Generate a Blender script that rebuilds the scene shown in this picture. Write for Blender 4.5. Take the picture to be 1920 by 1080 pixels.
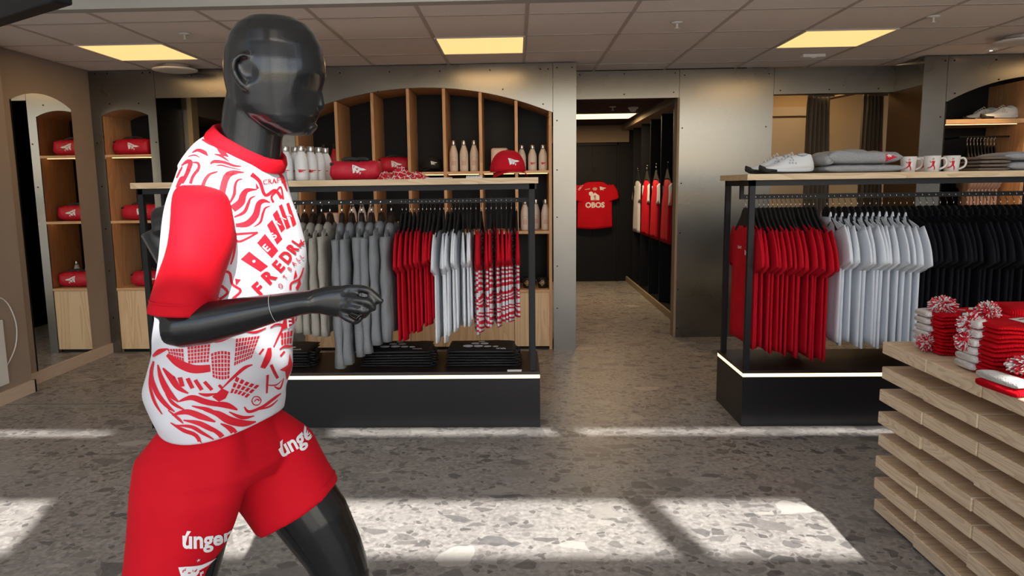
import bpy, bmesh, math, random
from math import sin, cos, pi, radians as R
from mathutils import Vector, Matrix, noise
from mathutils.bvhtree import BVHTree
random.seed(7)
for o in list(bpy.data.objects): bpy.data.objects.remove(o)
S = bpy.context.scene
C = S.collection
# ---------------------------------------------------------------- camera
f_px, CAMH = 1370.0, 1.351
cam = bpy.data.cameras.new('camera'); camo = bpy.data.objects.new('camera', cam); C.objects.link(camo)
cam.sensor_width = 36; cam.lens = f_px / 1920 * 36; cam.shift_x = 33 / 1920; cam.clip_start = 0.05
vx = Vector((0.99946719, 0.02963027, -0.01368901)); vy = Vector((0.00949522, 0.13731102, 0.99048247)); vz = Vector((0.03122792, -0.99008471, 0.13695651))
camo.matrix_world = Matrix(((vx.x, vy.x, vz.x, 0), (vx.y, vy.y, vz.y, 0), (vx.z, vy.z, vz.z, CAMH), (0, 0, 0, 1)))
S.camera = camo
# ---------------------------------------------------------------- sky, sun, exposure
W = bpy.data.worlds.new('sky'); S.world = W; W.use_nodes = True
wn = W.node_tree.nodes; wl = W.node_tree.links
sky = wn.new('ShaderNodeTexSky'); sky.sky_type = 'NISHITA'; sky.sun_disc = False
sky.sun_elevation = R(41); sky.sun_rotation = R(165); sky.air_density = 1.0; sky.dust_density = 2.0; sky.ozone_density = 1.0
wl.new(sky.outputs[0], wn['Background'].inputs[0]); wn['Background'].inputs[1].default_value = 0.40
sun = bpy.data.lights.new('sun', 'SUN'); suno = bpy.data.objects.new('sun', sun); C.objects.link(suno)
sun.energy = 11.5; sun.angle = R(0.6); sun.color = (1, 0.96, 0.9)
suno.rotation_euler = Vector((-0.27, 1, -0.9)).to_track_quat('-Z', 'Y').to_euler(); suno.location = (3, -8, 9)
S.view_settings.view_transform = 'Standard'; S.view_settings.look = 'None'; S.view_settings.gamma = 1
S.view_settings.use_curve_mapping = False; S.view_settings.exposure = 0.0
# ---------------------------------------------------------------- materials
def nt(name):
    m = bpy.data.materials.new(name); m.use_nodes = True
    n = m.node_tree.nodes; return m, n, m.node_tree.links, n['Principled BSDF']
def pm(name, col, rough=0.5, metal=0.0, var=0.0, vscale=6.0, bump=0.0, bscale=60.0, sheen=0.0, coat=0.0, spec=0.5, stretch=None):
    m, n, l, b = nt(name)
    b.inputs['Base Color'].default_value = (*col, 1); b.inputs['Roughness'].default_value = rough; b.inputs['Metallic'].default_value = metal
    b.inputs['Sheen Weight'].default_value = sheen; b.inputs['Coat Weight'].default_value = coat; b.inputs['Specular IOR Level'].default_value = spec
    tc = n.new('ShaderNodeTexCoord'); vec = tc.outputs['Object']
    if stretch:
        mp = n.new('ShaderNodeMapping'); mp.inputs['Scale'].default_value = stretch; l.new(vec, mp.inputs[0]); vec = mp.outputs[0]
    if var:
        t = n.new('ShaderNodeTexNoise'); t.inputs['Scale'].default_value = vscale; t.inputs['Detail'].default_value = 4; l.new(vec, t.inputs['Vector'])
        mr = n.new('ShaderNodeMapRange'); mr.inputs[1].default_value = .3; mr.inputs[2].default_value = .7; mr.inputs[3].default_value = 1 - var; mr.inputs[4].default_value = 1 + var
        l.new(t.outputs[0], mr.inputs[0])
        mx = n.new('ShaderNodeVectorMath'); mx.operation = 'SCALE'; mx.inputs[0].default_value = col; l.new(mr.outputs[0], mx.inputs['Scale']); l.new(mx.outputs[0], b.inputs['Base Color'])
    if bump:
        t2 = n.new('ShaderNodeTexNoise'); t2.inputs['Scale'].default_value = bscale; t2.inputs['Detail'].default_value = 3; l.new(vec, t2.inputs['Vector'])
        bp = n.new('ShaderNodeBump'); bp.inputs['Strength'].default_value = bump; bp.inputs['Distance'].default_value = 0.01; l.new(t2.outputs[0], bp.inputs['Height']); l.new(bp.outputs[0], b.inputs['Normal'])
    return m
def emit(name, col, st):
    m, n, l, b = nt(name); b.inputs['Base Color'].default_value = (.8, .8, .8, 1); b.inputs['Emission Color'].default_value = (*col, 1); b.inputs['Emission Strength'].default_value = st; return m
def wood(name, c1, c2, axis=0, scale=7.0, rough=0.5, dist=5.0, fine=0.25):
    m, n, l, b = nt(name); tc = n.new('ShaderNodeTexCoord'); mp = n.new('ShaderNodeMapping')
    oi = n.new('ShaderNodeObjectInfo'); ad = n.new('ShaderNodeVectorMath'); ad.operation = 'ADD'
    sc = n.new('ShaderNodeVectorMath'); sc.operation = 'SCALE'; sc.inputs[0].default_value = (7, 5, 9); l.new(oi.outputs['Random'], sc.inputs['Scale'])
    l.new(tc.outputs['Object'], ad.inputs[0]); l.new(sc.outputs[0], ad.inputs[1]); l.new(ad.outputs[0], mp.inputs[0])
    s = [1, 1, 1]; s[axis] = .12; mp.inputs['Scale'].default_value = s
    w = n.new('ShaderNodeTexNoise'); w.inputs['Scale'].default_value = scale; w.inputs['Detail'].default_value = 2; w.inputs['Distortion'].default_value = .6; l.new(mp.outputs[0], w.inputs['Vector'])
    mu = n.new('ShaderNodeMath'); mu.operation = 'MULTIPLY'; mu.inputs[1].default_value = dist * 2.2; l.new(w.outputs[0], mu.inputs[0])
    fr = n.new('ShaderNodeMath'); fr.operation = 'FRACT'; l.new(mu.outputs[0], fr.inputs[0])
    t = n.new('ShaderNodeTexNoise'); t.inputs['Scale'].default_value = scale * 12; t.inputs['Detail'].default_value = 3; l.new(mp.outputs[0], t.inputs['Vector'])
    a = n.new('ShaderNodeMath'); a.operation = 'MULTIPLY_ADD'; l.new(t.outputs[0], a.inputs[0]); a.inputs[1].default_value = fine * 2; l.new(fr.outputs[0], a.inputs[2])
    rp = n.new('ShaderNodeValToRGB'); l.new(a.outputs[0], rp.inputs[0]); e = rp.color_ramp.elements
    e[0].position = .15; e[0].color = (*c1, 1); e[1].position = 1.25 if False else 1.0; e[1].color = (*c2, 1)
    l.new(rp.outputs[0], b.inputs['Base Color']); b.inputs['Roughness'].default_value = rough
    return m
def steel(name, col=(.235, .23, .22), rough=.28):
    m, n, l, b = nt(name); tc = n.new('ShaderNodeTexCoord')
    b.inputs['Metallic'].default_value = 1
    t = n.new('ShaderNodeTexNoise'); t.inputs['Scale'].default_value = 2.2; t.inputs['Detail'].default_value = 5; l.new(tc.outputs['Object'], t.inputs['Vector'])
    mp = n.new('ShaderNodeMapping'); mp.inputs['Scale'].default_value = (3, 3, 240); l.new(tc.outputs['Object'], mp.inputs[0])
    t2 = n.new('ShaderNodeTexNoise'); t2.inputs['Scale'].default_value = 1; t2.inputs['Detail'].default_value = 2; l.new(mp.outputs[0], t2.inputs['Vector'])
    rp = n.new('ShaderNodeValToRGB'); l.new(t.outputs[0], rp.inputs[0]); e = rp.color_ramp.elements
    e[0].position = .3; e[0].color = (col[0] * .9, col[1] * .9, col[2] * .9, 1); e[1].position = .7; e[1].color = (*[c * 1.06 for c in col], 1)
    l.new(rp.outputs[0], b.inputs['Base Color'])
    mr = n.new('ShaderNodeMapRange'); l.new(t.outputs[0], mr.inputs[0]); mr.inputs[1].default_value = .3; mr.inputs[2].default_value = .7; mr.inputs[3].default_value = rough - .015; mr.inputs[4].default_value = rough + .02; l.new(mr.outputs[0], b.inputs['Roughness'])
    b.inputs['Anisotropic'].default_value = .35
    return m
def terrazzo():
    m, n, l, b = nt('terrazzo_floor'); tc = n.new('ShaderNodeTexCoord')
    t = n.new('ShaderNodeTexNoise'); t.inputs['Scale'].default_value = 3.; t.inputs['Detail'].default_value = 8; t.inputs['Roughness'].default_value = .7; l.new(tc.outputs['Object'], t.inputs['Vector'])
    t1 = n.new('ShaderNodeTexNoise'); t1.inputs['Scale'].default_value = 45.; t1.inputs['Detail'].default_value = 5; l.new(tc.outputs['Object'], t1.inputs['Vector'])
    mxn = n.new('ShaderNodeMath'); mxn.operation = 'MULTIPLY_ADD'; l.new(t1.outputs[0], mxn.inputs[0]); mxn.inputs[1].default_value = .9; mxn.inputs[2].default_value = -.2
    ad = n.new('ShaderNodeMath'); ad.operation = 'MULTIPLY_ADD'; l.new(t.outputs[0], ad.inputs[0]); ad.inputs[1].default_value = .45; l.new(mxn.outputs[0], ad.inputs[2])
    rp = n.new('ShaderNodeValToRGB'); l.new(ad.outputs[0], rp.inputs[0]); e = rp.color_ramp.elements
    e[0].position = .2; e[0].color = (.16, .15, .14, 1); e[1].position = .8; e[1].color = (.45, .43, .41, 1)
    col = rp.outputs[0]
    # warp so that chips are irregular shards
    wa = n.new('ShaderNodeTexNoise'); wa.inputs['Scale'].default_value = 9; wa.inputs['Detail'].default_value = 2; l.new(tc.outputs['Object'], wa.inputs['Vector'])
    ws = n.new('ShaderNodeVectorMath'); ws.operation = 'SCALE'; ws.inputs['Scale'].default_value = .05; l.new(wa.outputs[1], ws.inputs[0])
    wv = n.new('ShaderNodeVectorMath'); wv.operation = 'ADD'; l.new(tc.outputs['Object'], wv.inputs[0]); l.new(ws.outputs[0], wv.inputs[1])
    for scale, thr, c_lo, c_hi, sx in ((34, .62, (.06, .06, .06), (.36, .34, .32), 1.0), (15, .74, (.07, .07, .072), (.40, .38, .36), 1.3), (6.5, .84, (.085, .085, .09), (.5, .48, .45), 1.5)):
        mp = n.new('ShaderNodeMapping'); mp.inputs['Scale'].default_value = (1, sx, 1); mp.inputs['Location'].default_value = (scale, 3.1 * scale, 0); l.new(wv.outputs[0], mp.inputs[0])
        v = n.new('ShaderNodeTexVoronoi'); v.inputs['Scale'].default_value = scale; l.new(mp.outputs[0], v.inputs['Vector'])
        d = n.new('ShaderNodeTexVoronoi'); d.feature = 'DISTANCE_TO_EDGE'; d.inputs['Scale'].default_value = scale; l.new(mp.outputs[0], d.inputs['Vector'])
        sp = n.new('ShaderNodeSeparateColor'); l.new(v.outputs['Color'], sp.inputs[0])
        g = n.new('ShaderNodeMath'); g.operation = 'GREATER_THAN'; l.new(sp.outputs[0], g.inputs[0]); g.inputs[1].default_value = thr
        g2 = n.new('ShaderNodeMath'); g2.operation = 'GREATER_THAN'; l.new(d.outputs[0], g2.inputs[0]); g2.inputs[1].default_value = .09
        mu = n.new('ShaderNodeMath'); mu.operation = 'MULTIPLY'; l.new(g.outputs[0], mu.inputs[0]); l.new(g2.outputs[0], mu.inputs[1])
        mu2 = n.new('ShaderNodeMath'); mu2.operation = 'MULTIPLY'; l.new(mu.outputs[0], mu2.inputs[0]); mu2.inputs[1].default_value = .75
        cr = n.new('ShaderNodeValToRGB'); l.new(sp.outputs[1], cr.inputs[0]); ee = cr.color_ramp.elements
        ee[0].position = 0; ee[0].color = (*c_lo, 1); ee[1].position = 1; ee[1].color = (*c_hi, 1)
        k = ee.new(.55); k.color = (.2, .19, .18, 1)
        mix = n.new('ShaderNodeMix'); mix.data_type = 'RGBA'; l.new(mu2.outputs[0], mix.inputs['Factor']); l.new(col, mix.inputs[6]); l.new(cr.outputs[0], mix.inputs[7]); col = mix.outputs[2]
    l.new(col, b.inputs['Base Color']); b.inputs['Roughness'].default_value = .42; b.inputs['Specular IOR Level'].default_value = .4
    return m
def zebra(name, red, white, scale=9, dist=7, thr=.5, seed=0.):
    m, n, l, b = nt(name); tc = n.new('ShaderNodeTexCoord'); mp = n.new('ShaderNodeMapping'); mp.inputs['Location'].default_value = (seed, seed * 2, 0); mp.inputs['Scale'].default_value = (.35, .35, 1); l.new(tc.outputs['Object'], mp.inputs[0])
    w = n.new('ShaderNodeTexWave'); w.bands_direction = 'Z'; w.inputs['Scale'].default_value = scale; w.inputs['Distortion'].default_value = dist; w.inputs['Detail'].default_value = .5; w.inputs['Detail Scale'].default_value = 2.0; l.new(mp.outputs[0], w.inputs['Vector'])
    g = n.new('ShaderNodeMath'); g.operation = 'GREATER_THAN'; l.new(w.outputs['Fac'], g.inputs[0]); g.inputs[1].default_value = thr
    mix = n.new('ShaderNodeMix'); mix.data_type = 'RGBA'; l.new(g.outputs[0], mix.inputs['Factor']); mix.inputs[6].default_value = (*white, 1); mix.inputs[7].default_value = (*red, 1); l.new(mix.outputs[2], b.inputs['Base Color']); b.inputs['Roughness'].default_value = .75
    return m
RED = (.60, .004, .018); WHT = (.62, .64, .70)
M = dict(
 floor=terrazzo(), wallL=pm('greige_wall_paint', (.33, .265, .215), .8, var=.03), white=pm('white_paint', (.8, .79, .77), .6), base=pm('pale_wood_skirting', (.62, .5, .4), .5, var=.06, stretch=(1, 1, 8)),
 tile=pm('mineral_fibre_tile', (.86, .80, .77), .9, var=.03, vscale=80, bump=.15, bscale=220), grid=pm('ceiling_grid', (.5, .45, .42), .5), bulk=pm('painted_bulkhead', (.42, .41, .38), .7),
 steel=steel('brushed_steel'), bolt=pm('dark_screw', (.02, .02, .02), .4, 1.0), black=pm('black_laminate', (.008, .008, .010), .5, var=.1, spec=.2), blackm=pm('black_powder_coat', (.011, .012, .015), .45, spec=.25), plinth=pm('black_plinth_laminate', (.010, .010, .012), .35, spec=.3),
 plintht=pm('dark_brown_top', (.02, .013, .012), .35), ceilblk=pm('black_ceiling', (.01, .01, .01), .8), beige=pm('beige_corridor_paint', (.33, .25, .17), .8), ochre=pm('warm_beige_wall', (.52, .36, .19), .8), doorw=pm('cream_door', (.5, .4, .28), .6),
 oak=wood('oiled_oak', (.50, .27, .125), (.62, .36, .18), 2, 6, .5), ply=wood('birch_plywood', (.60, .40, .22), (.74, .54, .33), 2, 5, .5, 4), oaktop=wood('pale_oak_top', (.52, .38, .22), (.70, .54, .35), 0, 9, .5), pine=wood('pine_plank', (.66, .47, .29), (.80, .63, .44), 0, 9, .5, 5, .2), pineend=wood('pine_end_grain', (.58, .42, .27), (.80, .64, .46), 1, 10, .6, 7, .35), shelfw=wood('oak_shelf', (.55, .31, .15), (.66, .41, .22), 0, 8, .5),
 panel=emit('ceiling_panel_diffuser', (1, .58, .20), 1.2), led=emit('warm_led_strip', (1, .72, .34), 2.4), led2=emit('shelf_led', (1, .52, .20), 6), spotm=emit('spot_lamp', (1, .7, .35), 12), corr_light=emit('corridor_panel_diffuser', (1, .72, .38), 2.2),
 mirror=pm('mirror_glass', (.82, .84, .83), .015, 1.0), mann=pm('gloss_black_mannequin', (.007, .008, .009), .21, bump=.02, bscale=300, spec=.55), plasticw=pm('white_plastic', (.75, .75, .74), .4),
 red=pm('red_jersey', (.55, .003, .014), .8, spec=.2, bump=.12, bscale=25, var=.05), redtee=pm('red_cotton', (.50, .003, .016), .85, spec=.2, bump=.1, bscale=40, var=.08, vscale=9), whitetee=pm('white_cotton', (.72, .76, .82), .8, bump=.1, bscale=40), blacktee=pm('black_cotton', (.008, .008, .011), .85, spec=.15, bump=.1, bscale=40),
 jersey=pm('white_jersey', WHT, .7, bump=.08, bscale=22), print_red=pm('red_print', (.58, .004, .02), .7), print_white=pm('white_print', (.80, .82, .85), .65), print_grey=pm('grey_print', (.55, .55, .52), .6), print_black=pm('black_print', (.02, .02, .02), .6), print_gold=pm('gold_print', (.55, .38, .15), .4), print_rose=pm('faint_print', (.55, .35, .28), .6),
 greyh=pm('grey_marl_fleece', (.20, .215, .235), .9, var=.12, vscale=160, bump=.15, bscale=90, stretch=(1, 1, 3)), greyl=pm('grey_sweatshirt', (.30, .31, .32), .9, var=.1, vscale=150, bump=.15, bscale=80), beigeh=pm('oatmeal_fleece', (.34, .32, .285), .9, var=.08, vscale=150, bump=.15, bscale=90), peach=pm('peach_cotton', (.62, .36, .24), .85, bump=.1, bscale=40), brownf=pm('taupe_fabric', (.17, .13, .10), .9, bump=.2, bscale=90), tan=pm('tan_jacket', (.33, .2, .10), .7),
 hook=pm('steel_wire', (.7, .68, .64), .2, 1.0), hang=pm('black_velvet_hanger', (.008, .008, .008), .85), hangb=pm('dark_brown_hanger', (.022, .013, .011), .5),
 bottle=pm('white_enamel_bottle', (.70, .72, .74), .35), bottlep=pm('cream_enamel_bottle', (.66, .58, .52), .4), cap=pm('bottle_steel_cap', (.5, .5, .49), .25, 1.0), bottler=pm('red_bottle', (.5, .01, .03), .4),
 bag=pm('red_nylon_bag', (.52, .006, .03), .55, bump=.35, bscale=16), strap=pm('black_webbing', (.01, .01, .01), .7), bband=None, blackbag=pm('black_nylon_bag', (.008, .008, .009), .6, bump=.3, bscale=14),
 pink=pm('pale_lunchbox', (.72, .58, .52), .45), pinkr=pm('red_lunchbox_rim', (.55, .05, .05), .5), capred=pm('red_twill', (.5, .006, .018), .85, spec=.2), capblk=pm('black_twill', (.012, .011, .011), .85), mugw=pm('white_ceramic', (.72, .70, .68), .18), mugb=pm('black_ceramic', (.012, .012, .012), .18),
 knit=None, knitw=pm('white_knit', (.74, .72, .70), .95, bump=.5, bscale=120), shoew=pm('white_mesh_shoe', (.72, .74, .76), .7, bump=.2, bscale=150), shoem=pm('white_midsole', (.68, .70, .72), .5), shoeg=pm('grey_shoe_detail', (.42, .46, .5), .5), shoeb=pm('black_outsole', (.012, .012, .012), .6),
 curtain=pm('brown_linen_curtain', (.13, .105, .08), .9, bump=.3, bscale=60), rod=pm('bronze_rod', (.08, .05, .03), .4, .6), leaf=pm('green_leaf', (.03, .16, .03), .5), paper=pm('white_paper', (.75, .75, .76), .6), zebra=zebra('red_wave_print', (.55, .004, .02), WHT), pave=pm('street_paving', (.35, .34, .33), .9, var=.1))
def knitmat():
    m, n, l, b = nt('red_rib_knit'); tc = n.new('ShaderNodeTexCoord'); w = n.new('ShaderNodeTexWave'); w.bands_direction = 'X'; w.inputs['Scale'].default_value = 38; w.inputs['Distortion'].default_value = .6; l.new(tc.outputs['Object'], w.inputs['Vector'])
    bp = n.new('ShaderNodeBump'); bp.inputs['Strength'].default_value = .7; bp.inputs['Distance'].default_value = .004; l.new(w.outputs['Fac'], bp.inputs['Height']); l.new(bp.outputs[0], b.inputs['Normal'])
    b.inputs['Base Color'].default_value = (.60, .004, .012, 1); b.inputs['Roughness'].default_value = .95; b.inputs['Specular IOR Level'].default_value = .1; return m
M['knit'] = knitmat()
def bandmat():
    m, n, l, b = nt('bandana_print'); tc = n.new('ShaderNodeTexCoord'); v = n.new('ShaderNodeTexVoronoi'); v.feature = 'DISTANCE_TO_EDGE'; v.inputs['Scale'].default_value = 26; l.new(tc.outputs['Object'], v.inputs['Vector'])
    r = n.new('ShaderNodeValToRGB'); l.new(v.outputs[0], r.inputs[0]); e = r.color_ramp.elements; r.color_ramp.interpolation = 'CONSTANT'
    e[0].position = 0; e[0].color = (.72, .68, .68, 1); e[1].position = .045; e[1].color = (.5, .005, .015, 1); k = e.new(.40); k.color = (.03, .005, .006, 1)
    l.new(r.outputs[0], b.inputs['Base Color']); b.inputs['Roughness'].default_value = .85; return m
M['bband'] = bandmat()
# ---------------------------------------------------------------- mesh helpers
class MB:
    def __init__(s): s.bm = bmesh.new()
    def box(s, x0, x1, y0, y1, z0, z1, mi=0):
        v = [s.bm.verts.new(p) for p in ((x0, y0, z0), (x1, y0, z0), (x1, y1, z0), (x0, y1, z0), (x0, y0, z1), (x1, y0, z1), (x1, y1, z1), (x0, y1, z1))]
        for q in ((3, 2, 1, 0), (4, 5, 6, 7), (0, 1, 5, 4), (1, 2, 6, 5), (2, 3, 7, 6), (3, 0, 4, 7)):
            fc = s.bm.faces.new([v[i] for i in q]); fc.material_index = mi
        return s
    def loft(s, rings, cap=True, mi=0, closed=True):
        rr = [[s.bm.verts.new(p) for p in r] for r in rings]; n = len(rr[0])
        for a, b in zip(rr, rr[1:]):
            for i in range(n if closed else n - 1):
                j = (i + 1) % n
                fc = s.bm.faces.new((a[i], a[j], b[j], b[i])); fc.material_index = mi
        if cap and closed:
            for r in (rr[0][::-1], rr[-1]):
                fc = s.bm.faces.new(r); fc.material_index = mi
        return s
    def tube(s, pts, rad, seg=10, mi=0, flat=1.0, up=None):
        pts = [Vector(p) for p in pts]; n = len(pts); rad = rad if isinstance(rad, (list, tuple)) else [rad] * n; rings = []
        pn = None
        for i, p in enumerate(pts):
            t = (pts[min(i + 1, n - 1)] - pts[max(i - 1, 0)]).normalized()
            if pn is None:
                ref = Vector(up) if up else (Vector((0, 0, 1)) if abs(t.z) < .9 else Vector((1, 0, 0)))
                a = (ref - t * ref.dot(t)).normalized()
            else: a = (pn - t * pn.dot(t)).normalized()
            pn = a; b = t.cross(a); r = rad[i]
            ra, rb = r if isinstance(r, tuple) else (r, r * flat)
            rings.append([p + a * (ra * cos(2 * pi * k / seg)) + b * (rb * sin(2 * pi * k / seg)) for k in range(seg)])
        return s.loft(rings, mi=mi)
    def lathe(s, prof, seg=20, mi=0, cx=0, cy=0):
        return s.loft([[(cx + r * cos(2 * pi * k / seg), cy + r * sin(2 * pi * k / seg), z) for k in range(seg)] for r, z in prof], mi=mi)
    def prism(s, poly, axis, a, b, mi=0):
        def P(u, v, w): return {'x': (w, u, v), 'y': (u, w, v), 'z': (u, v, w)}[axis]
        A = [s.bm.verts.new(P(u, v, a)) for u, v in poly]; B = [s.bm.verts.new(P(u, v, b)) for u, v in poly]; n = len(poly)
        for q in (A[::-1], B): s.bm.faces.new(q).material_index = mi
        for i in range(n): s.bm.faces.new((A[i], A[(i + 1) % n], B[(i + 1) % n], B[i])).material_index = mi
        return s
    def ball(s, c, r, seg=14, mi=0):
        c = Vector(c); r = r if isinstance(r, tuple) else (r, r, r); rings = []
        for i in range(1, seg // 2 + 1):
            th = pi * i / (seg // 2 + 1); rings.append([(c.x + r[0] * sin(th) * cos(2 * pi * k / seg), c.y + r[1] * sin(th) * sin(2 * pi * k / seg), c.z - r[2] * cos(th)) for k in range(seg)])
        return s.loft(rings, mi=mi)
    def mesh(s, name, smooth=False):
        bmesh.ops.recalc_face_normals(s.bm, faces=s.bm.faces)
        me = bpy.data.meshes.new(name); s.bm.to_mesh(me); s.bm.free()
        if smooth:
            me.polygons.foreach_set('use_smooth', [True] * len(me.polygons))
        return me
def link(name, me, mats, parent=None, loc=(0, 0, 0), rot=(0, 0, 0), scale=None):
    o = bpy.data.objects.new(name, me); C.objects.link(o)
    if me is not None and mats is not None:
        if len(me.materials): me.materials.clear()
        for m in (mats if isinstance(mats, (list, tuple)) else [mats]): me.materials.append(M[m] if isinstance(m, str) else m)
    o.parent = parent; o.location = loc; o.rotation_euler = rot
    if scale: o.scale = scale if isinstance(scale, (tuple, list)) else (scale,) * 3
    return o
def mk(name, mb, mats, parent=None, loc=(0, 0, 0), rot=(0, 0, 0), smooth=False): return link(name, mb.mesh(name, smooth), mats, parent, loc, rot)
def tag(o, label, cat, group=None):
    o['label'] = label; o['category'] = cat
    if group: o['group'] = group
    return o
def struct(o): o['kind'] = 'structure'; return o
def thing(name, label, cat, loc=(0, 0, 0), rz=0, group=None):
    o = bpy.data.objects.new(name, None); C.objects.link(o); o.location = loc; o.rotation_euler = (0, 0, rz); o.empty_display_size = .05
    return tag(o, label, cat, group)
def dup(root, loc, rz=None, label=None, group=None, scale=None):
    def cp(o, par):
        c = o.copy(); C.objects.link(c); c.parent = par
        for ch in [k for k in ALLCH.get(o.name, [])]: cp(ch, c)
        return c
    ALLCH = {}
    def walk(o):
        ALLCH[o.name] = list(o.children)
        for k in o.children: walk(k)
    walk(root); r = cp(root, None); r.location = loc
    if rz is not None: r.rotation_euler = (root.rotation_euler[0], root.rotation_euler[1], rz)
    if label: r['label'] = label
    if group: r['group'] = group
    if scale: r.scale = scale if isinstance(scale, (tuple, list)) else (scale,) * 3
    return r
def bevel(mb, w, seg=2):
    bmesh.ops.bevel(mb.bm, geom=list(mb.bm.edges), offset=w, segments=seg, affect='EDGES', profile=.5); return mb
ORD = ('first second third fourth fifth sixth seventh eighth ninth tenth eleventh twelfth thirteenth fourteenth fifteenth sixteenth seventeenth eighteenth nineteenth twentieth twenty-first twenty-second twenty-third twenty-fourth').split()
# ---- flat prints laid on a surface: 2-D art (metres) in a frame is dropped along -n on the target mesh
def text2d(txt, size=1.0, bold=0.0, space=1.0):
    cu = bpy.data.curves.new('t', 'FONT'); cu.body = txt; cu.size = size; cu.offset = bold; cu.space_character = space; cu.resolution_u = 3
    cu.align_x = 'CENTER'
    o = bpy.data.objects.new('t', cu); C.objects.link(o); me = bpy.data.meshes.new_from_object(o.evaluated_get(bpy.context.evaluated_depsgraph_get()))
    v = [(p.co.x, p.co.y) for p in me.vertices]; fs = [list(p.vertices) for p in me.polygons]
    bpy.data.objects.remove(o); bpy.data.meshes.remove(me); return v, fs
def bvh_of(o):
    me = o.data; return BVHTree.FromPolygons([v.co.copy() for v in me.vertices], [list(p.vertices) for p in me.polygons])
def decal(name, art, mats, target, frame, parent=None, off=.0012, maxlen=.012, far=.4, bvh=None):
    """art: list of (verts2d, faces, material index); frame: (origin, s, t, n)"""
    O, s_, t_, n_ = [Vector(q) for q in frame]; n_ = n_.normalized(); bvh = bvh or bvh_of(target)
    bm = bmesh.new()
    for v2, fs, mi in art:
        vs = [bm.verts.new((x, y, 0)) for x, y in v2]
        for f_ in fs:
            try: bm.faces.new([vs[i] for i in f_]).material_index = mi
            except ValueError: pass
    bmesh.ops.triangulate(bm, faces=bm.faces[:])
    for _ in range(4):
        long = [e for e in bm.edges if e.calc_length() > maxlen]
        if not long: break
        bmesh.ops.subdivide_edges(bm, edges=long, cuts=1); bmesh.ops.triangulate(bm, faces=bm.faces[:])
    dead = []
    for v in bm.verts:
        p = O + s_ * v.co.x + t_ * v.co.y
        h = bvh.ray_cast(p + n_ * far, -n_, far * 2)
        if h[0] is None: dead.append(v)
        else:
            nn = h[1] if h[1].dot(n_) > 0 else -h[1]
            v.co = h[0] + nn * off
    bmesh.ops.delete(bm, geom=dead, context='VERTS')
    me = bpy.data.meshes.new(name); bm.to_mesh(me); bm.free()
    return link(name, me, mats, parent)
def poly(pts, mi=0): return (pts, [list(range(len(pts)))], mi)
def xf(art, sc=1, rot=0, dx=0, dy=0):
    c, s = cos(rot) * sc, sin(rot) * sc
    return [([(c * x - s * y + dx, s * x + c * y + dy) for x, y in v], fs, mi) for v, fs, mi in art]
def txt(t, size, mi=0, dx=0, dy=0, rot=0, bold=0.0):
    v, fs = text2d(t, size, bold); return xf([(v, fs, mi)], 1, rot, dx, dy)
def disc(x, y, r, mi=0, n=14, ry=None): return poly([(x + r * cos(2 * pi * k / n), y + (ry or r) * sin(2 * pi * k / n)) for k in range(n)], mi)
def pennant(bg=0, fg=1):
    # waving pennant about 1.0 wide, 0.5 high: white flag, ball and two letters F
    a = [poly([(-.5, .3), (-.3, .27), (-.1, .2), (.1, .13), (.3, .11), (.5, .05), (.28, -.03), (.1, -.04), (-.05, -.06), (-.2, -.14), (-.36, -.25), (-.4, -.28), (-.44, -.05)], bg)]
    a += [disc(-.13, -.06, .17, bg)]
    a += [poly([(-.285, -.04), (-.24, .05), (-.13, .1), (-.02, .05), (.025, -.04)], fg)]
    a += txt('F', .2, fg, -.36, .08, -.1, .01) + txt('F', .2, bg, .09, -.3, 0, .01)
    return a
PEN_R = pennant(0, 1)
def strip(pts, ws, mi=0):
    # a band of varying width along a polyline
    L, Rr = [], []
    n = len(pts)
    for i, (x, y) in enumerate(pts):
        x0, y0 = pts[max(i - 1, 0)]; x1, y1 = pts[min(i + 1, n - 1)]; dx, dy = x1 - x0, y1 - y0; d = math.hypot(dx, dy) or 1; nx, ny = -dy / d, dx / d
        w = ws[i] / 2; L.append((x + nx * w, y + ny * w)); Rr.append((x - nx * w, y - ny * w))
    return (L + Rr, [[i, i + 1, n + i + 1, n + i] for i in range(n - 1)], mi)
def crom(pts, k=5):
    out = []
    P = [pts[0]] + list(pts) + [pts[-1]]
    for i in range(1, len(P) - 2):
        for j in range(k):
            t = j / k; out.append(tuple(.5 * (2 * b + (c - a) * t + (2 * a - 5 * b + 4 * c - d) * t * t + (3 * b - a - 3 * c + d) * t ** 3) for a, b, c, d in zip(P[i - 1], P[i], P[i + 1], P[i + 2])))
    out.append(tuple(pts[-1])); return out
def kitmat():
    m = zebra('kit_print_far_side', (.55, .004, .02), WHT, 9, 7); n, l = m.node_tree.nodes, m.node_tree.links
    tc = n.new('ShaderNodeTexCoord'); sb = n.new('ShaderNodeVectorMath'); sb.operation = 'SUBTRACT'; sb.inputs[1].default_value = (-.6, 1.45, 0); l.new(tc.outputs['Object'], sb.inputs[0])
    d = n.new('ShaderNodeVectorMath'); d.operation = 'DOT_PRODUCT'; d.inputs[1].default_value = (-.33, .944, 0); l.new(sb.outputs[0], d.inputs[0])
    g = n.new('ShaderNodeMath'); g.operation = 'GREATER_THAN'; g.inputs[1].default_value = .04; l.new(d.outputs['Value'], g.inputs[0])
    mx = [q for q in n if q.type == 'MIX'][0]; src = mx.inputs['Factor'].links[0].from_socket; mu = n.new('ShaderNodeMath'); mu.operation = 'MULTIPLY'; l.new(src, mu.inputs[0]); l.new(g.outputs[0], mu.inputs[1]); l.new(mu.outputs[0], mx.inputs['Factor']); return m
M['kit'] = kitmat()
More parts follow.
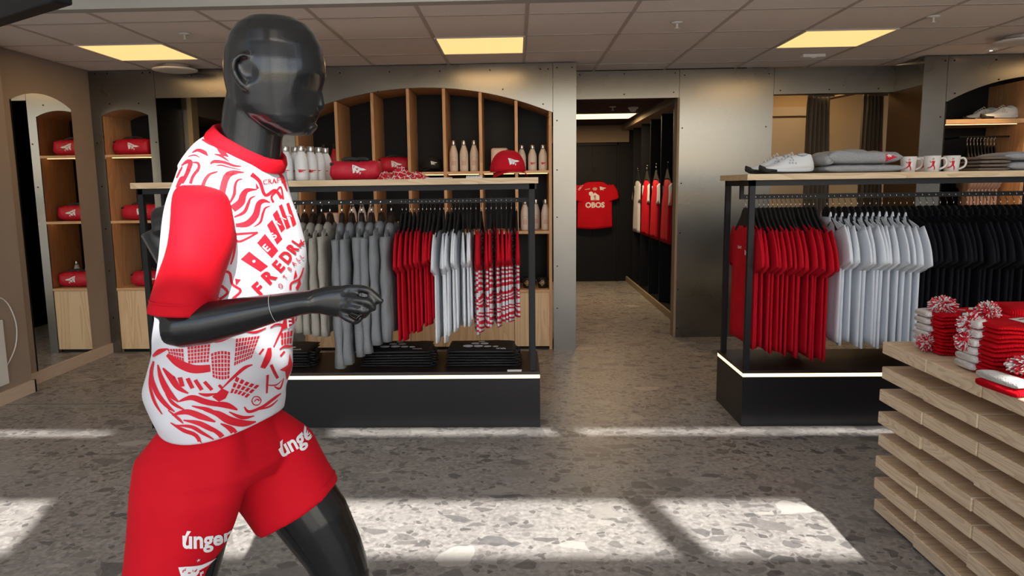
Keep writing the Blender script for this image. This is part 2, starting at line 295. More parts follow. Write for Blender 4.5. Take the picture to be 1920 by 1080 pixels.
M['steel_refl'] = steel('steel_warm_reflection', (.5, .45, .38), .3)  # lighter copy of the steel, with a warm room reflection put into its colour
# ================================================================ SETTING
CZ = 2.321; LW = -3.45; YA = 5.98; YR = 6.45; RW = 5.0; YF = -2.2; HZ = 5.85
def wall(name, boxes, mat, parent=None):
    mb = MB()
    for b in boxes: mb.box(*b)
    o = mk(name, mb, mat, parent)
    return struct(o) if parent is None else o
wall('floor', [(-5, RW + .2, YF - .1, 10.6, -.1, 0)], 'floor')
wall('ground_outside', [(-30, 30, -40, YF - .1, -.25, -.02)], 'pave')
# front: glazed shop front with a canopy that shades all but two bands of sun
ZA0, ZA1, ZB0, ZB1 = [(y - YF) * .9 for y in (2.64, 3.11, 3.88, 4.05)]; SX = -.27 * YF - .16
wall('wall_front', [(-3.6, RW, YF - .1, YF, ZA1, ZB0), (-3.6, RW, YF - .1, YF, ZB1, HZ + .1), (-3.6, -3.35, YF - .1, YF, 0, HZ), (-1.07 + SX, .127, YF - .1, YF, ZA0 - .2, ZA1), (-1.07 + SX, .60, YF - .1, YF, ZA1, ZB1), (-.55 + SX, -.40 + SX, YF - .1, YF, 0, ZA1), (1.45 + SX, 1.56 + SX, YF - .1, YF, 0, ZB1), (RW - .3, RW, YF - .1, YF, 0, ZB1), (-3.6, RW, YF - .1, YF, -.1, .1)], 'white')
wall('trim_1', [(-3.8, RW + .2, YF - 3.6, YF - .1, ZA0 - .05, ZA0)], 'bulk')
wall('wall_left', [(LW - .1, LW, 4.78, YA + .5, 0, CZ + .1), (LW - .1, -3.33, 3.6, 4.78, 0, HZ), (LW - .1, LW, 4.0, 4.78, CZ - .01, HZ)], 'wallL')
wall('wall_front_left', [(LW - .1, -3.33, YF, 3.6, 0, HZ)], 'white')
wall('wall_right', [(RW, RW + .1, YF, 6.6, 0, HZ)], 'white')
wall('baseboard_left', [(LW, LW + .016, 4.80, YA - .001, 0, .085)], 'base')
wall('baseboard_front_left', [(-3.33, -3.314, 1.0, 4.796, 0, .085), (-3.445, -3.314, 4.78, 4.796, 0, .085)], 'base')
wall('trim_8', [(-3.31, -1.2, 4.47, 4.49, 0, .002)], pm('floor_strip_metal', (.17, .18, .16), .5))
# bulkhead and high front ceiling
wall('trim_2', [(LW, RW, 4.0, 4.05, CZ + .03, HZ), (LW, RW, 3.985, 4.065, CZ - .004, CZ + .03)], 'bulk')
wall('ceiling_front', [(-3.6, RW, YF, 4.05, HZ, HZ + .1)], 'white')
ceil = struct(mk('ceiling', MB().box(LW, RW, 4.05, 6.6, CZ + .03, CZ + .08), 'bulk'))
gx = [.07 + .6 * k for k in range(-6, 9)]; gx = [g for g in gx if LW < g < RW]; gy = [4.34, 4.94, 5.54, 6.14]
xs = [LW] + gx + [RW]; ys = [4.065] + gy + [6.46]
LIGHTS = [(-2.93, 4.94), (-.53, 4.94), (1.87, 4.94), (4.27, 4.94)]
tmesh = {}
for i in range(len(xs) - 1):
    for j in range(len(ys) - 1):
        if any(abs(xs[i] - a) < .05 and abs(ys[j] - b) < .05 for a, b in LIGHTS): continue
        w, d = round(xs[i + 1] - xs[i], 3), round(ys[j + 1] - ys[j], 3)
        if (w, d) not in tmesh:
            mb = MB().box(-w / 2 + .009, w / 2 - .009, -d / 2 + .009, d / 2 - .009, 0, .02); tmesh[(w, d)] = mb.mesh('tile'); tmesh[(w, d)].materials.append(M['tile'])
        link('tile', tmesh[(w, d)], None, ceil, ((xs[i] + xs[i + 1]) / 2, (ys[j] + ys[j + 1]) / 2, CZ + .004 + random.uniform(-.0008, .0008)))
for g in gx: mk('grid_bar', MB().box(g - .011, g + .011, 4.066, 6.46, CZ, CZ + .025), 'grid', ceil)
for g in gy: mk('grid_bar', MB().box(LW, RW, g - .011, g + .011, CZ + .001, CZ + .024), 'grid', ceil)
wh = ('beside the left wall', 'above the left clothes rack', 'above the right clothes rack', 'over the far right')
for (x, y), w in zip(LIGHTS, wh):
    t = thing('ceiling_light', 'square warm white ceiling light panel ' + w, 'light', (x + .3, y + .3, CZ), 0, 'ceiling light panels')
    mk('diffuser', MB().box(-.285, .285, -.285, .285, -.001, .012), 'panel', t); mb = MB()
    for a in ((-.299, -.285, -.299, .299), (.285, .299, -.299, .299), (-.285, .285, -.299, -.285), (-.285, .285, .285, .299)): mb.box(*a, -.004, .02)
    mk('frame', mb, 'white', t)
    L = bpy.data.lights.new('panel_lamp', 'AREA'); L.energy = 4.0; L.size = .55; L.color = (1, .62, .27); lo = bpy.data.objects.new('panel_lamp', L); C.objects.link(lo); lo.parent = t; lo.location = (0, 0, -.012)
# ---- helpers for steel cladding
def arch_pts(x0, x1, zs, rise, n=16):
    c = (x0 + x1) / 2; a = (x1 - x0) / 2; Rr = (a * a + rise * rise) / (2 * rise); return [(x0 + (x1 - x0) * k / n, zs + rise - Rr + math.sqrt(Rr * Rr - (x0 + (x1 - x0) * k / n - c) ** 2)) for k in range(n + 1)]
def screws(par, pts, y):
    for x, z in pts: mk('screw', MB().loft([[(x + .006 * cos(a * pi / 4), yy, z + .006 * sin(a * pi / 4)) for a in range(8)] for yy in (y - .003, y + .002)]), 'bolt', par)
def clad(par, polys, y, th=.012):
    for p in polys: mk('steel_panel', MB().prism(p, 'y', y, y + th), 'steel', par)
g = .003
wb = wall('wall_back', [(LW, -3.39, YA + .02, YA + .5, 0, CZ), (-2.95, -2.93, YA + .02, YA + .5, 0, CZ), (-1.99, -1.83, YA + .02, YA + .5, 0, CZ), (LW, .47, YA + .02, YA + .5, 2.2, CZ), (.33, .47, YA + .02, YA + .5, 0, CZ), (.533, 1.42, YR + .02, YR + .12, 2.086, CZ), (1.40, 2.19, YR + .02, YR + .12, 0, CZ), (2.19, 3.25, YR + .02, YR + .12, 2.10, CZ), (3.22, 3.36, 6.02, YR + .08, 0, CZ), (3.22, RW, 6.02, YR + .2, 2.19, CZ), (4.9, RW, 6.02, 6.6, 0, CZ)], 'black')
nicheL = arch_pts(-3.365, -2.98, 1.968, .047, 8); archM = arch_pts(-1.79, .29, 1.935, .21, 24); archR_ = arch_pts(3.40, 4.9, 1.97, .19, 20)
clad(wb, [[(LW + g, 0), (LW + g, CZ - g), (-2.908 - g, CZ - g), (-2.908 - g, 0), (-2.98, 0)] + nicheL[::-1] + [(-3.365, 0)],
          [(-2.908, 2.10), (-2.908, CZ - g), (-1.99 - g, CZ - g), (-1.99 - g, 2.10)],
          [(-1.99, 0), (-1.99, CZ - g), (-1.79, CZ - g), (-1.79, 0)],
          [(-1.79 + g, CZ - g), (.30 - g, CZ - g), (.30 - g, 1.935)] + [p for p in archM[::-1] if p[0] < .29] + [(-1.79 + g, 1.935)],
          [(.30, 0), (.30, CZ - g), (.484, CZ - g), (.484, 0)]], YA)
clad(wb, [[(.484, 2.086), (.484, CZ - g), (1.40 - g, CZ - g), (1.40 - g, 2.086)], [(1.40, 0), (1.40, CZ - g), (2.197 - g, CZ - g), (2.197 - g, 0)], [(2.197, 2.10), (2.197, CZ - g), (3.2, CZ - g), (3.2, 2.10)]], YR)
clad(wb, [[(3.2, 0), (3.2, CZ - g), (3.385 - g, CZ - g), (3.385 - g, 0)], [(3.385, CZ - g), (4.98, CZ - g), (4.98, 1.97)] + archR_[::-1] + [(3.385, 1.97)]], 6.0)
mk('steel_panel', MB().box(3.2, 3.212, 6.013, YR - .001, 2.10, CZ - g), 'steel', wb)
mk('steel_panel', MB().box(3.2, 3.212, 6.013, YR + .08, 0, 2.10 - g), pm('steel_brown_reflection', (.16, .11, .07), .38, .9), wb)  # steel return panel; its dark brown reflection is painted into the base colour
screws(wb, [(-3.39, 2.30), (-3.29, 2.30), (-3.0, 2.30), (-2.94, 2.30), (-3.42, 1.75), (-3.29, 2.06), (-3.05, 2.06), (-2.93, 1.75), (-3.41, 1.4), (-3.41, 1.05), (-3.41, .7), (-3.41, .3), (-2.94, 1.4)] + [(x, 2.27) for x in (-2.6, -2.2, -1.4, -1.0, -.6, -.2, .2, .26)] + [(x, 2.12) for x in (-1.1, -.6, -.1)] + [(.22, 2.0), (.26, 1.9)] + [(.33, z) for z in (2.28, 1.87, 1.48, 1.1, .7, .35)] + [(.45, 2.28)], YA - .001)
screws(wb, [(.55, 2.29), (.93, 2.29), (1.36, 2.29), (.93, 2.12), (1.35, 2.13), (1.44, 2.27), (2.15, 2.27), (1.43, 1.83), (2.14, 1.83), (1.43, 1.36), (1.43, .93), (1.42, .43), (1.42, .08), (2.25, 2.13), (2.66, 2.13), (3.07, 2.13)], YR - .001)
screws(wb, [(3.36, 2.28), (3.43, 2.28), (3.75, 2.28), (3.45, 2.03), (3.78, 2.13), (3.35, 1.85)], 5.999)
# mirror let into the left wall
mp_ = [(5.02, .085)] + [(5.02, 1.99)] + [(y, z) for y, z in arch_pts(5.02, 5.70, 1.99, .075, 12)][1:] + [(5.70, .085)]
mir = tag(mk('wall_mirror', MB().prism(mp_, 'x', LW + .001, LW + .005), 'mirror'), 'tall arched mirror set on the beige left wall', 'mirror')
mk('mirror_edge', MB().box(LW + .001, LW + .007, 5.012, 5.019, .085, 1.99), 'black', mir)
# pier fittings
t = thing('wall_socket_box', 'white plastic box low on the beige pier with a white cable', 'socket', (-3.33, 4.5, .13)); mk('box', bevel(MB().box(0, .03, -.12, .022, 0, .42), .006), 'plasticw', t)
mk('cable', MB().tube(crom([(.012, -.02, .42), (.014, -.03, .50), (.014, .03, .56), (.014, .11, .5), (.014, .16, .36), (.014, .13, .22), (.014, .03, .11), (.028, -.02, .10)], 6), .004, 6), 'plasticw', t, smooth=True)
# ---- corridor behind the door opening
wall('wall_corridor_back', [(-.4, 1.95, 10.36, 10.46, 0, 2.4)], 'black'); mk('panel_joint', MB().box(1.06, 1.064, 10.352, 10.36, .1, 1.9), 'ceilblk', bpy.data.objects['wall_corridor_back'])
mk('frame', MB().box(.8, 1.42, 10.33, 10.36, 1.90, 1.935).box(1.40, 1.43, 10.33, 10.36, 0, 1.935), 'black', bpy.data.objects['wall_corridor_back']); wall('trim_3', [(-.4, 1.56, 10.30, 10.36, 1.94, 2.17)], 'beige')
wall('ceiling_corridor', [(-.5, 2.0, YR + .12, 10.4, 2.17, 2.4)], 'ceilblk')
wall('wall_corridor_left', [(-.5, -.4, YA + .6, 10.4, 0, 2.4)], 'black')
wr = wall('wall_corridor_right', [(1.92, 2.0, YR + .12, 10.4, 0, 2.4)], 'black')
wall('trim_4', [(1.46, 1.92, YR + .12, 10.30, 2.10, 2.17)], 'beige')
wall('trim_5', [(1.54, 1.56, YR + .13, 10.36, .0, .07)], 'beige'); wall('trim_6', [(1.385, 1.405, YR - .004, YR + .12, 0, 2.086)], 'beige')
FINY = [6.82, 7.42, 8.04, 8.67, 9.30, 9.93]
for y in FINY: mk('fin_panel', MB().box(1.56, 1.92, y - .012, y + .012, .07, 2.10), 'black', wr)
mk('plinth_shelf', MB().box(1.56, 1.92, YR + .13, 10.36, 0, .07), 'black', wr)
t = thing('ceiling_light', 'warm light panel in the black corridor ceiling', 'light', (1.0, 8.9, 2.17)); mk('diffuser', MB().box(-.38, .38, -.28, .28, -.012, 0), 'corr_light', t); mk('frame', MB().box(-.4, .4, -.3, .3, -.006, -.001), 'white', t)
L = bpy.data.lights.new('corridor_lamp', 'AREA'); L.energy = 30; L.size = .5; L.color = (1, .72, .42); lo = bpy.data.objects.new('corridor_lamp', L); C.objects.link(lo); lo.parent = t; lo.location = (0, 0, -.02)
# ---- passage behind the left opening
wp = wall('wall_passage_back', [(-3.5, -1.9, 7.9, 8.0, 0, 2.4)], 'black'); wall('ceiling_passage', [(-3.5, -1.9, YA + .5, 7.9, 2.25, 2.35)], 'ceilblk')
wall('wall_passage_right', [(-1.99, -1.9, YA + .5, 8.0, 0, 2.3)], 'black'); wl_ = wall('wall_passage_left', [(-3.5, -3.3, YA + .5, 8.0, 0, 2.3)], 'black'); wall('trim_7', [(-3.3, -2.86, 6.62, 7.9, 2.02, 2.25)], 'beige')
mk('steel_panel', MB().box(-3.3, -2.885, 6.5, 6.512, 0, 2.06), 'steel_refl', wl_); mk('wood_post', MB().box(-2.885, -2.845, 6.49, 6.62, 0, 2.25), 'ochre', wl_)
mk('shelf_upright', MB().box(-2.88, -2.86, 7.28, 7.30, 0, 2.02), 'shelfw', wl_)
# ---- fitting room behind the right opening
wall('wall_fitting_back', [(2.1, 4.6, 7.9, 8.0, 0, 2.6)], 'ochre'); wall('wall_fitting_left', [(2.05, 2.19, YR + .12, 7.9, 0, 2.6)], 'ochre'); wall('ceiling_fitting', [(2.1, 4.6, YR + .12, 8.0, 2.42, 2.5)], 'ochre'); wall('wall_fitting_right', [(3.36, 4.6, 6.6, 6.64, 0, 2.5)], 'ochre')
dr = wall('door_1', [(2.35, 3.02, 7.86, 7.89, 0, 2.02)], 'doorw'); mb = MB()
for a in ((2.23, 2.33, 0, 2.13), (3.04, 3.14, 0, 2.13), (2.33, 3.04, 2.04, 2.13)): mb.box(a[0], a[1], 7.84, 7.9, a[2], a[3])
mk('door_frame', mb, 'doorw', dr); mk('door_handle', MB().box(2.42, 2.54, 7.80, 7.83, 1.02, 1.04).box(2.42, 2.44, 7.83, 7.86, 1.01, 1.05), 'hook', dr)
L = bpy.data.lights.new('fitting_lamp', 'AREA'); L.energy = 4; L.size = .4; L.color = (1, .68, .36); lo = bpy.data.objects.new('fitting_lamp', L); C.objects.link(lo); lo.location = (2.9, 7.3, 2.40)
t = thing('ceiling_light', 'small warm light panel in the fitting room ceiling', 'light', (2.9, 7.3, 2.415)); mk('diffuser', MB().box(-.2, .2, -.2, .2, -.008, .004), 'corr_light', t); mk('frame', MB().box(-.22, .22, -.22, .22, -.003, .003), 'white', t)
def curtain(x0, x1, y0, y1, lab):
    t = thing('curtain', lab, 'curtain', (x0, y0, 0), 0, 'fitting room curtains'); L_, n = math.hypot(x1 - x0, y1 - y0), 72; dx, dy = (x1 - x0) / L_, (y1 - y0) / L_
    fr, bk = [], []
    for z in (.002, .5, 1.0, 1.5, 1.9, 2.08, 2.14, 2.165):
        top = z > 2.1; a = .028 if not top else .016; ro = []
        for side in (0, 1):
            for k in (range(n + 1) if side == 0 else range(n, -1, -1)):
                u = k / n * L_ * (1.0 + .05 * sin(z * 2)); w = a * sin(k / n * 2 * pi * 5.5 + .5 * sin(z * 1.7)) + .008 * sin(k * .9 + z * 3) + (.008 if side else 0)
                ro.append((dx * u - dy * w, dy * u + dx * w, z))
        fr.append(ro)
    mk('cloth', MB().loft(fr), 'curtain', t, smooth=True)
    mk('header_tape', MB().box(0, L_ * dx if abs(dx) > .5 else .02, -.004, .004, 2.15, 2.17), 'curtain', t)
curtain(2.76, 3.0, 7.15, 7.2, 'brown linen curtain gathered left, beside the fitting room door'); curtain(3.28, 3.5, 7.16, 7.2, 'brown linen curtain gathered right, next to the steel return wall')
tag(mk('curtain_rod', MB().tube([(3.0, 7.60, 2.16), (3.30, 7.0, 2.195), (3.35, 6.9, 2.2)], .017, 8), 'rod'), 'dark bronze curtain rod between the two curtains', 'curtain rod')
# ---- ceiling fittings
def sprinkler(x, y, lab, z=CZ):
    t = thing('sprinkler', lab, 'sprinkler', (x, y, z), 0, 'ceiling sprinklers'); mk('plate', MB().lathe([(.038, 0), (.036, -.006), (.012, -.01)]), 'plasticw', t, smooth=True); mk('head', MB().lathe([(.006, -.008), (.006, -.034), (.017, -.036), (.017, -.039)], 12), 'plasticw', t)
sprinkler(-2.05, 4.65, 'small white sprinkler left of the mannequin head'); sprinkler(.98, 4.62, 'small white sprinkler between centre and right light panels'); sprinkler(2.49, 4.60, 'small sprinkler tip right of the right light panel'); sprinkler(1.02, 7.9, 'small white sprinkler in the black corridor ceiling', 2.17)
def vent(x, y, lab):
    t = thing('ceiling_vent', lab, 'vent', (x, y, CZ), 0, 'round ceiling vents'); mk('disc', MB().lathe([(.14, -.045), (.165, -.04), (.165, -.032), (.13, -.03)], 32), 'white', t, smooth=True)
    for k in range(4): mk('spacer', MB().box(-.003, .003, -.003, .003, -.032, 0), 'bolt', t, (.08 * cos(k * pi / 2), .08 * sin(k * pi / 2), 0))
    mk('collar', MB().lathe([(.10, 0), (.10, -.02), (.08, -.02)], 24), 'grid', t)
vent(-2.64, 5.78, 'round white air vent below the left light panel'); vent(3.45, 5.28, 'round white air vent at the right edge')
t = thing('motion_sensor', 'white rectangular sensor on the ceiling below the right light', 'sensor', (2.27, 5.83, CZ)); mk('housing', bevel(MB().box(-.085, .085, -.03, .03, -.026, 0), .004), 'plasticw', t); mk('lens', MB().ball((0, -.01, -.026), (.02, .014, .008)), 'white', t)
t = thing('smoke_detector', 'round white smoke detector in the corridor ceiling', 'detector', (1.25, 8.0, 2.17)); mk('base', MB().lathe([(.055, 0), (.055, -.012), (.04, -.02)]), 'plasticw', t); mk('dome', MB().lathe([(.036, -.02), (.03, -.04), (.012, -.048)]), 'plasticw', t)
for x, y, lab in ((3.58, 5.80, 'small bright ceiling spotlight beside the right vent'),):
    t = thing('spotlight', lab, 'spotlight', (x, y, CZ)); mk('ring', MB().lathe([(.045, .003), (.045, -.006), (.034, -.006)]), 'white', t); mk('lamp', MB().lathe([(.033, -.002), (.033, -.005), (.01, -.006)]), 'spotm', t)
    L = bpy.data.lights.new('spot', 'SPOT'); L.energy = 25; L.spot_size = R(75); L.spot_blend = .5; L.color = (1, .7, .38); L.shadow_soft_size = .03; lo = bpy.data.objects.new('spot', L); C.objects.link(lo); lo.parent = t; lo.location = (0, 0, -.02); lo.rotation_euler = (R(8), 0, 0)
# dark display screen hung near the window
t = thing('hanging_screen', 'dark hanging display panel at the upper left corner', 'screen', (-1.33, 2.2, 1.9), math.atan2(.2, -.31)); mk('housing', bevel(MB().box(-.01, 1.2, -.03, .03, 0, .7), .006), 'black', t); mk('corner_clip', MB().box(-.022, .03, -.036, .036, .03, .73), 'plasticw', t)
for k in (.2, 1.0): mk('suspension_rod', MB().tube([(k, 0, .7), (k, 0, 2.49)], .006, 6), 'hook', t)
# ================================================================ SHELVING
def led(par, x0, x1, y, z): mk('led_strip', MB().box(x0, x1, y + .05, y + .055, z - .003, z), 'led2', par)
u = thing('arched_shelving', 'wide arched oak shelving with black back behind the left rack', 'shelving', (0, YA, 0))
D = .46; mk('back_panel', MB().box(-1.80, .30, D, D + .02, 0, 2.2), 'black', u)
def arch_z(x): 
    a = 1.04; Rr = (a * a + .21 * .21) / (.42); return 1.935 + .21 - Rr + math.sqrt(max(0, Rr * Rr - (x + .75) ** 2))
rin = [[(x, y, z - d) for d in (0, .02)] for x, z in archM for y in (0,)]
mb = MB(); rings = []
for x, z in archM: rings.append([(x, .013, z), (x, D, z), (x, D, z + .022), (x, .013, z + .022)])
mk('arch_lining', mb.loft(rings), 'oak', u)
for x in (-1.79, .265): mk('side_panel', MB().box(x, x + .024, .013, D, 0, 1.945), 'oak', u)
DX = [-1.448, -1.153, -.864, -.575, -.283, .004]
for x in DX:
    zt = min(arch_z(x - .012), arch_z(x + .012)) - .002; mk('divider', MB().box(x - .012, x + .012, .004, D, .52, zt), 'oak', u)
bx = [-1.766] + [v for x in DX for v in (x - .012, x + .012)] + [.265]
for z in (1.479, .989, .506):
    for k in range(0, len(bx), 2): mk('shelf', MB().box(bx[k] + .001, bx[k + 1] - .001, .002, D, z - .022, z), 'shelfw', u)
for z in (1.457, .967):
    for k in range(0, len(bx), 2): led(u, bx[k] + .01, bx[k + 1] - .01, .02, z)
for k in range(7):
    x0 = -1.766 + k * .2903; d_ = mk('cabinet_door', MB().box(x0 + .002, x0 + .288, .006, .026, .03, .482), 'ply', u)
mk('kick_board', MB().box(-1.766, .265, .04, .06, 0, .03), 'black', u)
u2 = thing('narrow_shelving', 'narrow arched oak shelf niche beside the mirror wall', 'shelving', (0, YA, 0))
mk('side_panel', MB().box(-3.385, -3.365, .013, .45, 0, 1.97), 'oak', u2); mk('side_panel', MB().box(-2.98, -2.96, .013, .45, 0, 1.975), 'oak', u2); mk('back_panel', MB().box(-3.385, -2.96, .45, .47, 0, 2.1), 'black', u2)
mk('arch_lining', MB().loft([[(x, .013, z), (x, .45, z), (x, .45, z + .02), (x, .013, z + .02)] for x, z in nicheL]), 'oak', u2)
for z in (1.655, 1.115, .553): mk('shelf', MB().box(-3.364, -2.981, .0, .45, z - .02, z), 'shelfw', u2)
for z in (1.635, 1.095): led(u2, -3.35, -2.99, .03, z)
mk('cabinet_door', MB().box(-3.362, -2.983, .008, .028, .03, .53), 'ply', u2); mk('kick_board', MB().box(-3.364, -2.981, .04, .06, 0, .03), 'black', u2)
u3 = thing('arched_shelving', 'arched shoe and clothes niche with dark back at the far right', 'shelving', (0, 6.0, 0))
mk('back_panel', MB().box(3.385, 4.95, .5, .52, 0, 2.2), 'black', u3); mk('divider', MB().box(4.02, 4.045, .013, .5, 0, 2.13), 'oak', u3); mk('side_panel', MB().box(3.385, 3.40, .013, .5, 0, 1.97), 'black', u3); mk('side_panel', MB().box(4.9, 4.93, .013, .5, 0, 1.97), 'oak', u3)
mk('shelf', MB().box(3.401, 4.018, .006, .5, 1.795, 1.83), 'shelfw', u3); mk('shelf', MB().box(4.047, 4.898, .006, .5, 1.795, 1.83), 'shelfw', u3); led(u3, 3.42, 4.0, .03, 1.795)
mk('arch_lining', MB().loft([[(x, .013, z), (x, .5, z), (x, .5, z + .02), (x, .013, z + .02)] for x, z in archR_]), 'black', u3)
mk('rail', MB().tube([(3.62, .16, 1.70), (3.62, .5, 1.70)], .008, 8), 'blackm', u3); mk('rail', MB().tube([(3.60, .16, 1.70), (4.0, .16, 1.70)], .008, 8), 'blackm', u3)
# ================================================================ RACKS
RT = 1.40
def rack(x0, x1, lab, posts):
    t = thing('clothes_rack', lab, 'clothes rack', ((x0 + x1) / 2, 4.26, 0)); h = (x1 - x0) / 2; y0, y1 = -.26, .26
    mk('plinth', MB().box(-h, h, y0, y1, 0, .284), 'plinth', t); s = mk('light_strip', MB().box(-h + .001, h - .001, y0 + .001, y1 - .001, .284, .304), 'led', t)
    mk('plinth_top', MB().box(-h, h, y0, y1, .304, .322), 'plintht', t)
    for px in posts:
        for y in (y0 + .022, y1 - .05): mk('post', MB().box(px - (x0 + x1) / 2 - .015, px - (x0 + x1) / 2 + .015, y, y + .03, .322, RT - .032), 'blackm', t)
    for y in (y0 + .022, y1 - .05): mk('top_beam', MB().box(-h + .012, h - .012, y, y + .03, RT - .063, RT - .033), 'blackm', t)
    for x in (-h + .012, h - .042): mk('end_beam', MB().box(x, x + .03, y0 + .052, y1 - .05, RT - .063, RT - .033), 'blackm', t)
    mk('table_top', MB().box(-h - .012, h - .004, y0 - .005, y1 + .005, RT - .032, RT), 'oaktop', t)
    mk('rail', MB().box(-h + .03, h - .03, -.012, .012, 1.262, 1.288), 'blackm', t)
    for x in (-h + .03, h - .05): mk('rail_bracket', MB().box(x, x + .02, -.012, .012, 1.288, RT - .032), 'blackm', t)
    return t
rack(-2.11, .123, 'left black clothes rack with oak top and lit plinth behind the mannequin', (-2.085, .085))
rack(1.25, 3.45, 'right black clothes rack with oak top and lit plinth behind the plank table', (1.277, 3.42))
# ---- garments: local width along y, faces along x, collar at z = 0
def garment(name, hw=.225, h=.70, t=.010, sl=.21, drop=.20, out=.085, seed=0, collar=False, hood=False, longs=False, slmat=0, fold=1.0, neck=.07):
    rnd = random.Random(seed); mb = MB(); nc, ns = 36, 15; ph = [rnd.uniform(0, 6.3) for _ in range(4)]; rings = []
    for i in range(ns + 1):
        s = i / ns; ro = []
        w = hw * (.88 + .12 * min(1, s * 4)) * (1 + .05 * s)
        tt = t * (.35 + .65 * min(1, s * 3)) * (1 + .25 * s)
        for k in range(nc):
            a = 2 * pi * k / nc; cy = cos(a); sx = sin(a); y = w * (abs(cy) ** .85) * (1 if cy > 0 else -1); xx = tt * (abs(sx) ** .6) * (1 if sx > 0 else -1)
            fo = fold * s ** .8 * (.006 * sin(y * 34 + ph[0] + 1.5 * s) + .004 * sin(y * 61 + ph[1]) + .003 * sin(y * 17 + ph[2] + 4 * s))
            edge = 1 - abs(cy) ** 4
            ay = abs(y); zt = -.012 - .30 * max(0, ay - neck)
            if ay < neck: zt -= (.055 if xx < 0 else .018) * (1 - (ay / neck) ** 2)
            z = zt * (1 - s) + (-h + .012 * sin(y * 9 + ph[3])) * s
            ro.append((xx + fo * (.4 + .6 * edge), y, z))
        rings.append(ro)
    mb.loft(rings)
    for sd in (1, -1):
        n2 = 10 if not longs else 14; rg = []; sh = Vector((0, sd * (hw * .80), -.075)); end = Vector((0, sd * (hw * .80 + out), -.075 - drop)); L = (end - sh)
        for i in range(n2 + 1):
            s = i / n2
            if longs: c = sh + Vector((0.004 * sin(6 * s + ph[0]), sd * (out * (1 - (1 - s) ** 2)), -drop * s)); wd = .080 * (1 - .42 * s) + (.008 * sin(s * 22 + ph[1]) if .2 < s < .95 else 0); th = t * (1.0 + .15 * sin(s * 17 + ph[2])) 
            else: c = sh + L * s + Vector((0, sd * .02 * sin(s * pi), 0)); wd = .076 + .016 * s; th = t * (.7 + .45 * s)
            if longs and s > .93: wd *= .82
            d = L.normalized(); pr = Vector((0, d.z, -d.y)) * sd
            if longs: pr = Vector((0, -1, 0)) * sd
            ro = []
            for k in range(16):
                a = 2 * pi * k / 16; q = c + pr * (wd * cos(a)); q.x = th * (abs(sin(a)) ** .7) * (1 if sin(a) > 0 else -1) + fold * .005 * s * sin(cos(a) * 7 + ph[3] + sd)
                ro.append(q)
            rg.append(ro)
        mb.loft(rg, mi=slmat)
    if collar:
        rg = []
        for z, gx, gy in ((-.035, .017, neck + .018), (.012, .014, neck), (.018, .012, neck - .004), (-.02, .009, neck - .012)):
            rg.append([(gx * cos(2 * pi * k / 20) - .002, gy * sin(2 * pi * k / 20), z - (.03 if cos(2 * pi * k / 20) < -.5 else 0)) for k in range(20)])
        mb.loft(rg)
    if hood:
        for sd in (1, -1): mb.ball((0, sd * .055, -.045), (t * 1.05, .075, .055), 16)
        mb.ball((0, 0, -.075), (t * 1.15, .11, .05), 16)
    return mb.mesh(name, True)
def hanger_mesh():
    me = MB().prism([(-.018, .098), (.018, .098), (.045, .082), (.075, .045), (.13, .005), (.195, -.042), (.195, -.058), (.10, -.01), (.05, -.005), (-.05, -.005), (-.10, -.01), (-.195, -.058), (-.195, -.042), (-.13, .005), (-.075, .045), (-.045, .082)], 'x', -.005, .005).mesh('clothes_hanger'); return me
def hook_mesh():
    pts = [(0, 0, .095), (0, 0, .122), (0, .006, .128), (0, .019, .138), (0, .021, .155), (0, .012, .168), (0, 0, .173), (0, -.012, .168), (0, -.02, .156)]
    return MB().tube(pts, .0018, 6).mesh('hook', True)
HM, KM = hanger_mesh(), hook_mesh(); HM2 = HM.copy(); HM.materials.append(M['hang']); HM2.materials.append(M['hangb']); KM.materials.append(M['hook'])
def hang(me, mats, name, cat, x, zc, rz, label, group, sc=1.0, wide=False, yc=4.26, mesh_only=False, extra=None):
    if not me.materials:
        for m in mats: me.materials.append(M[m])
    o = link(name, me, None, None, (x, yc, zc), (0, 0, rz), (1, sc, sc)); tag(o, label, cat, group)
    if extra: extra(o)
    hg = link('clothes_hanger', HM2 if wide else HM, None, None, (x, yc, 1.115 + (0 if zc > 1.0 else 0)), (0, 0, rz)); link('hook', KM, None, hg, (0, 0, 0))
    if wide: hg.scale = (2.2, .75, 1.0)
    tag(hg, ('dark wooden' if wide else 'thin black') + ' hanger carrying the ' + label.split(',')[0], 'hanger', 'hangers: ' + group)
    return o
def row(n, x0, x1, meshes, mats, name, cat, what, group, zc, s0=1.0, s1=1.0, rz=0.0, jit=.05, wide=False, where='left rack', extra=None, gaps=()):
    for i in range(n):
        f = i / max(1, n - 1); x = x0 + (x1 - x0) * f
        hang(meshes[i % len(meshes)], mats, name, cat, x, zc + random.uniform(-.008, .006), rz + random.uniform(-jit, jit), f'{ORD[i]} {what} from the left on the {where}, among {n}', group, s0 + (s1 - s0) * f + random.uniform(-.008, .008), wide, extra=(extra if i == 0 else None))
tees = lambda nm, t, **k: [garment(nm, t=t, seed=sd, **k) for sd in (1, 2, 3)]
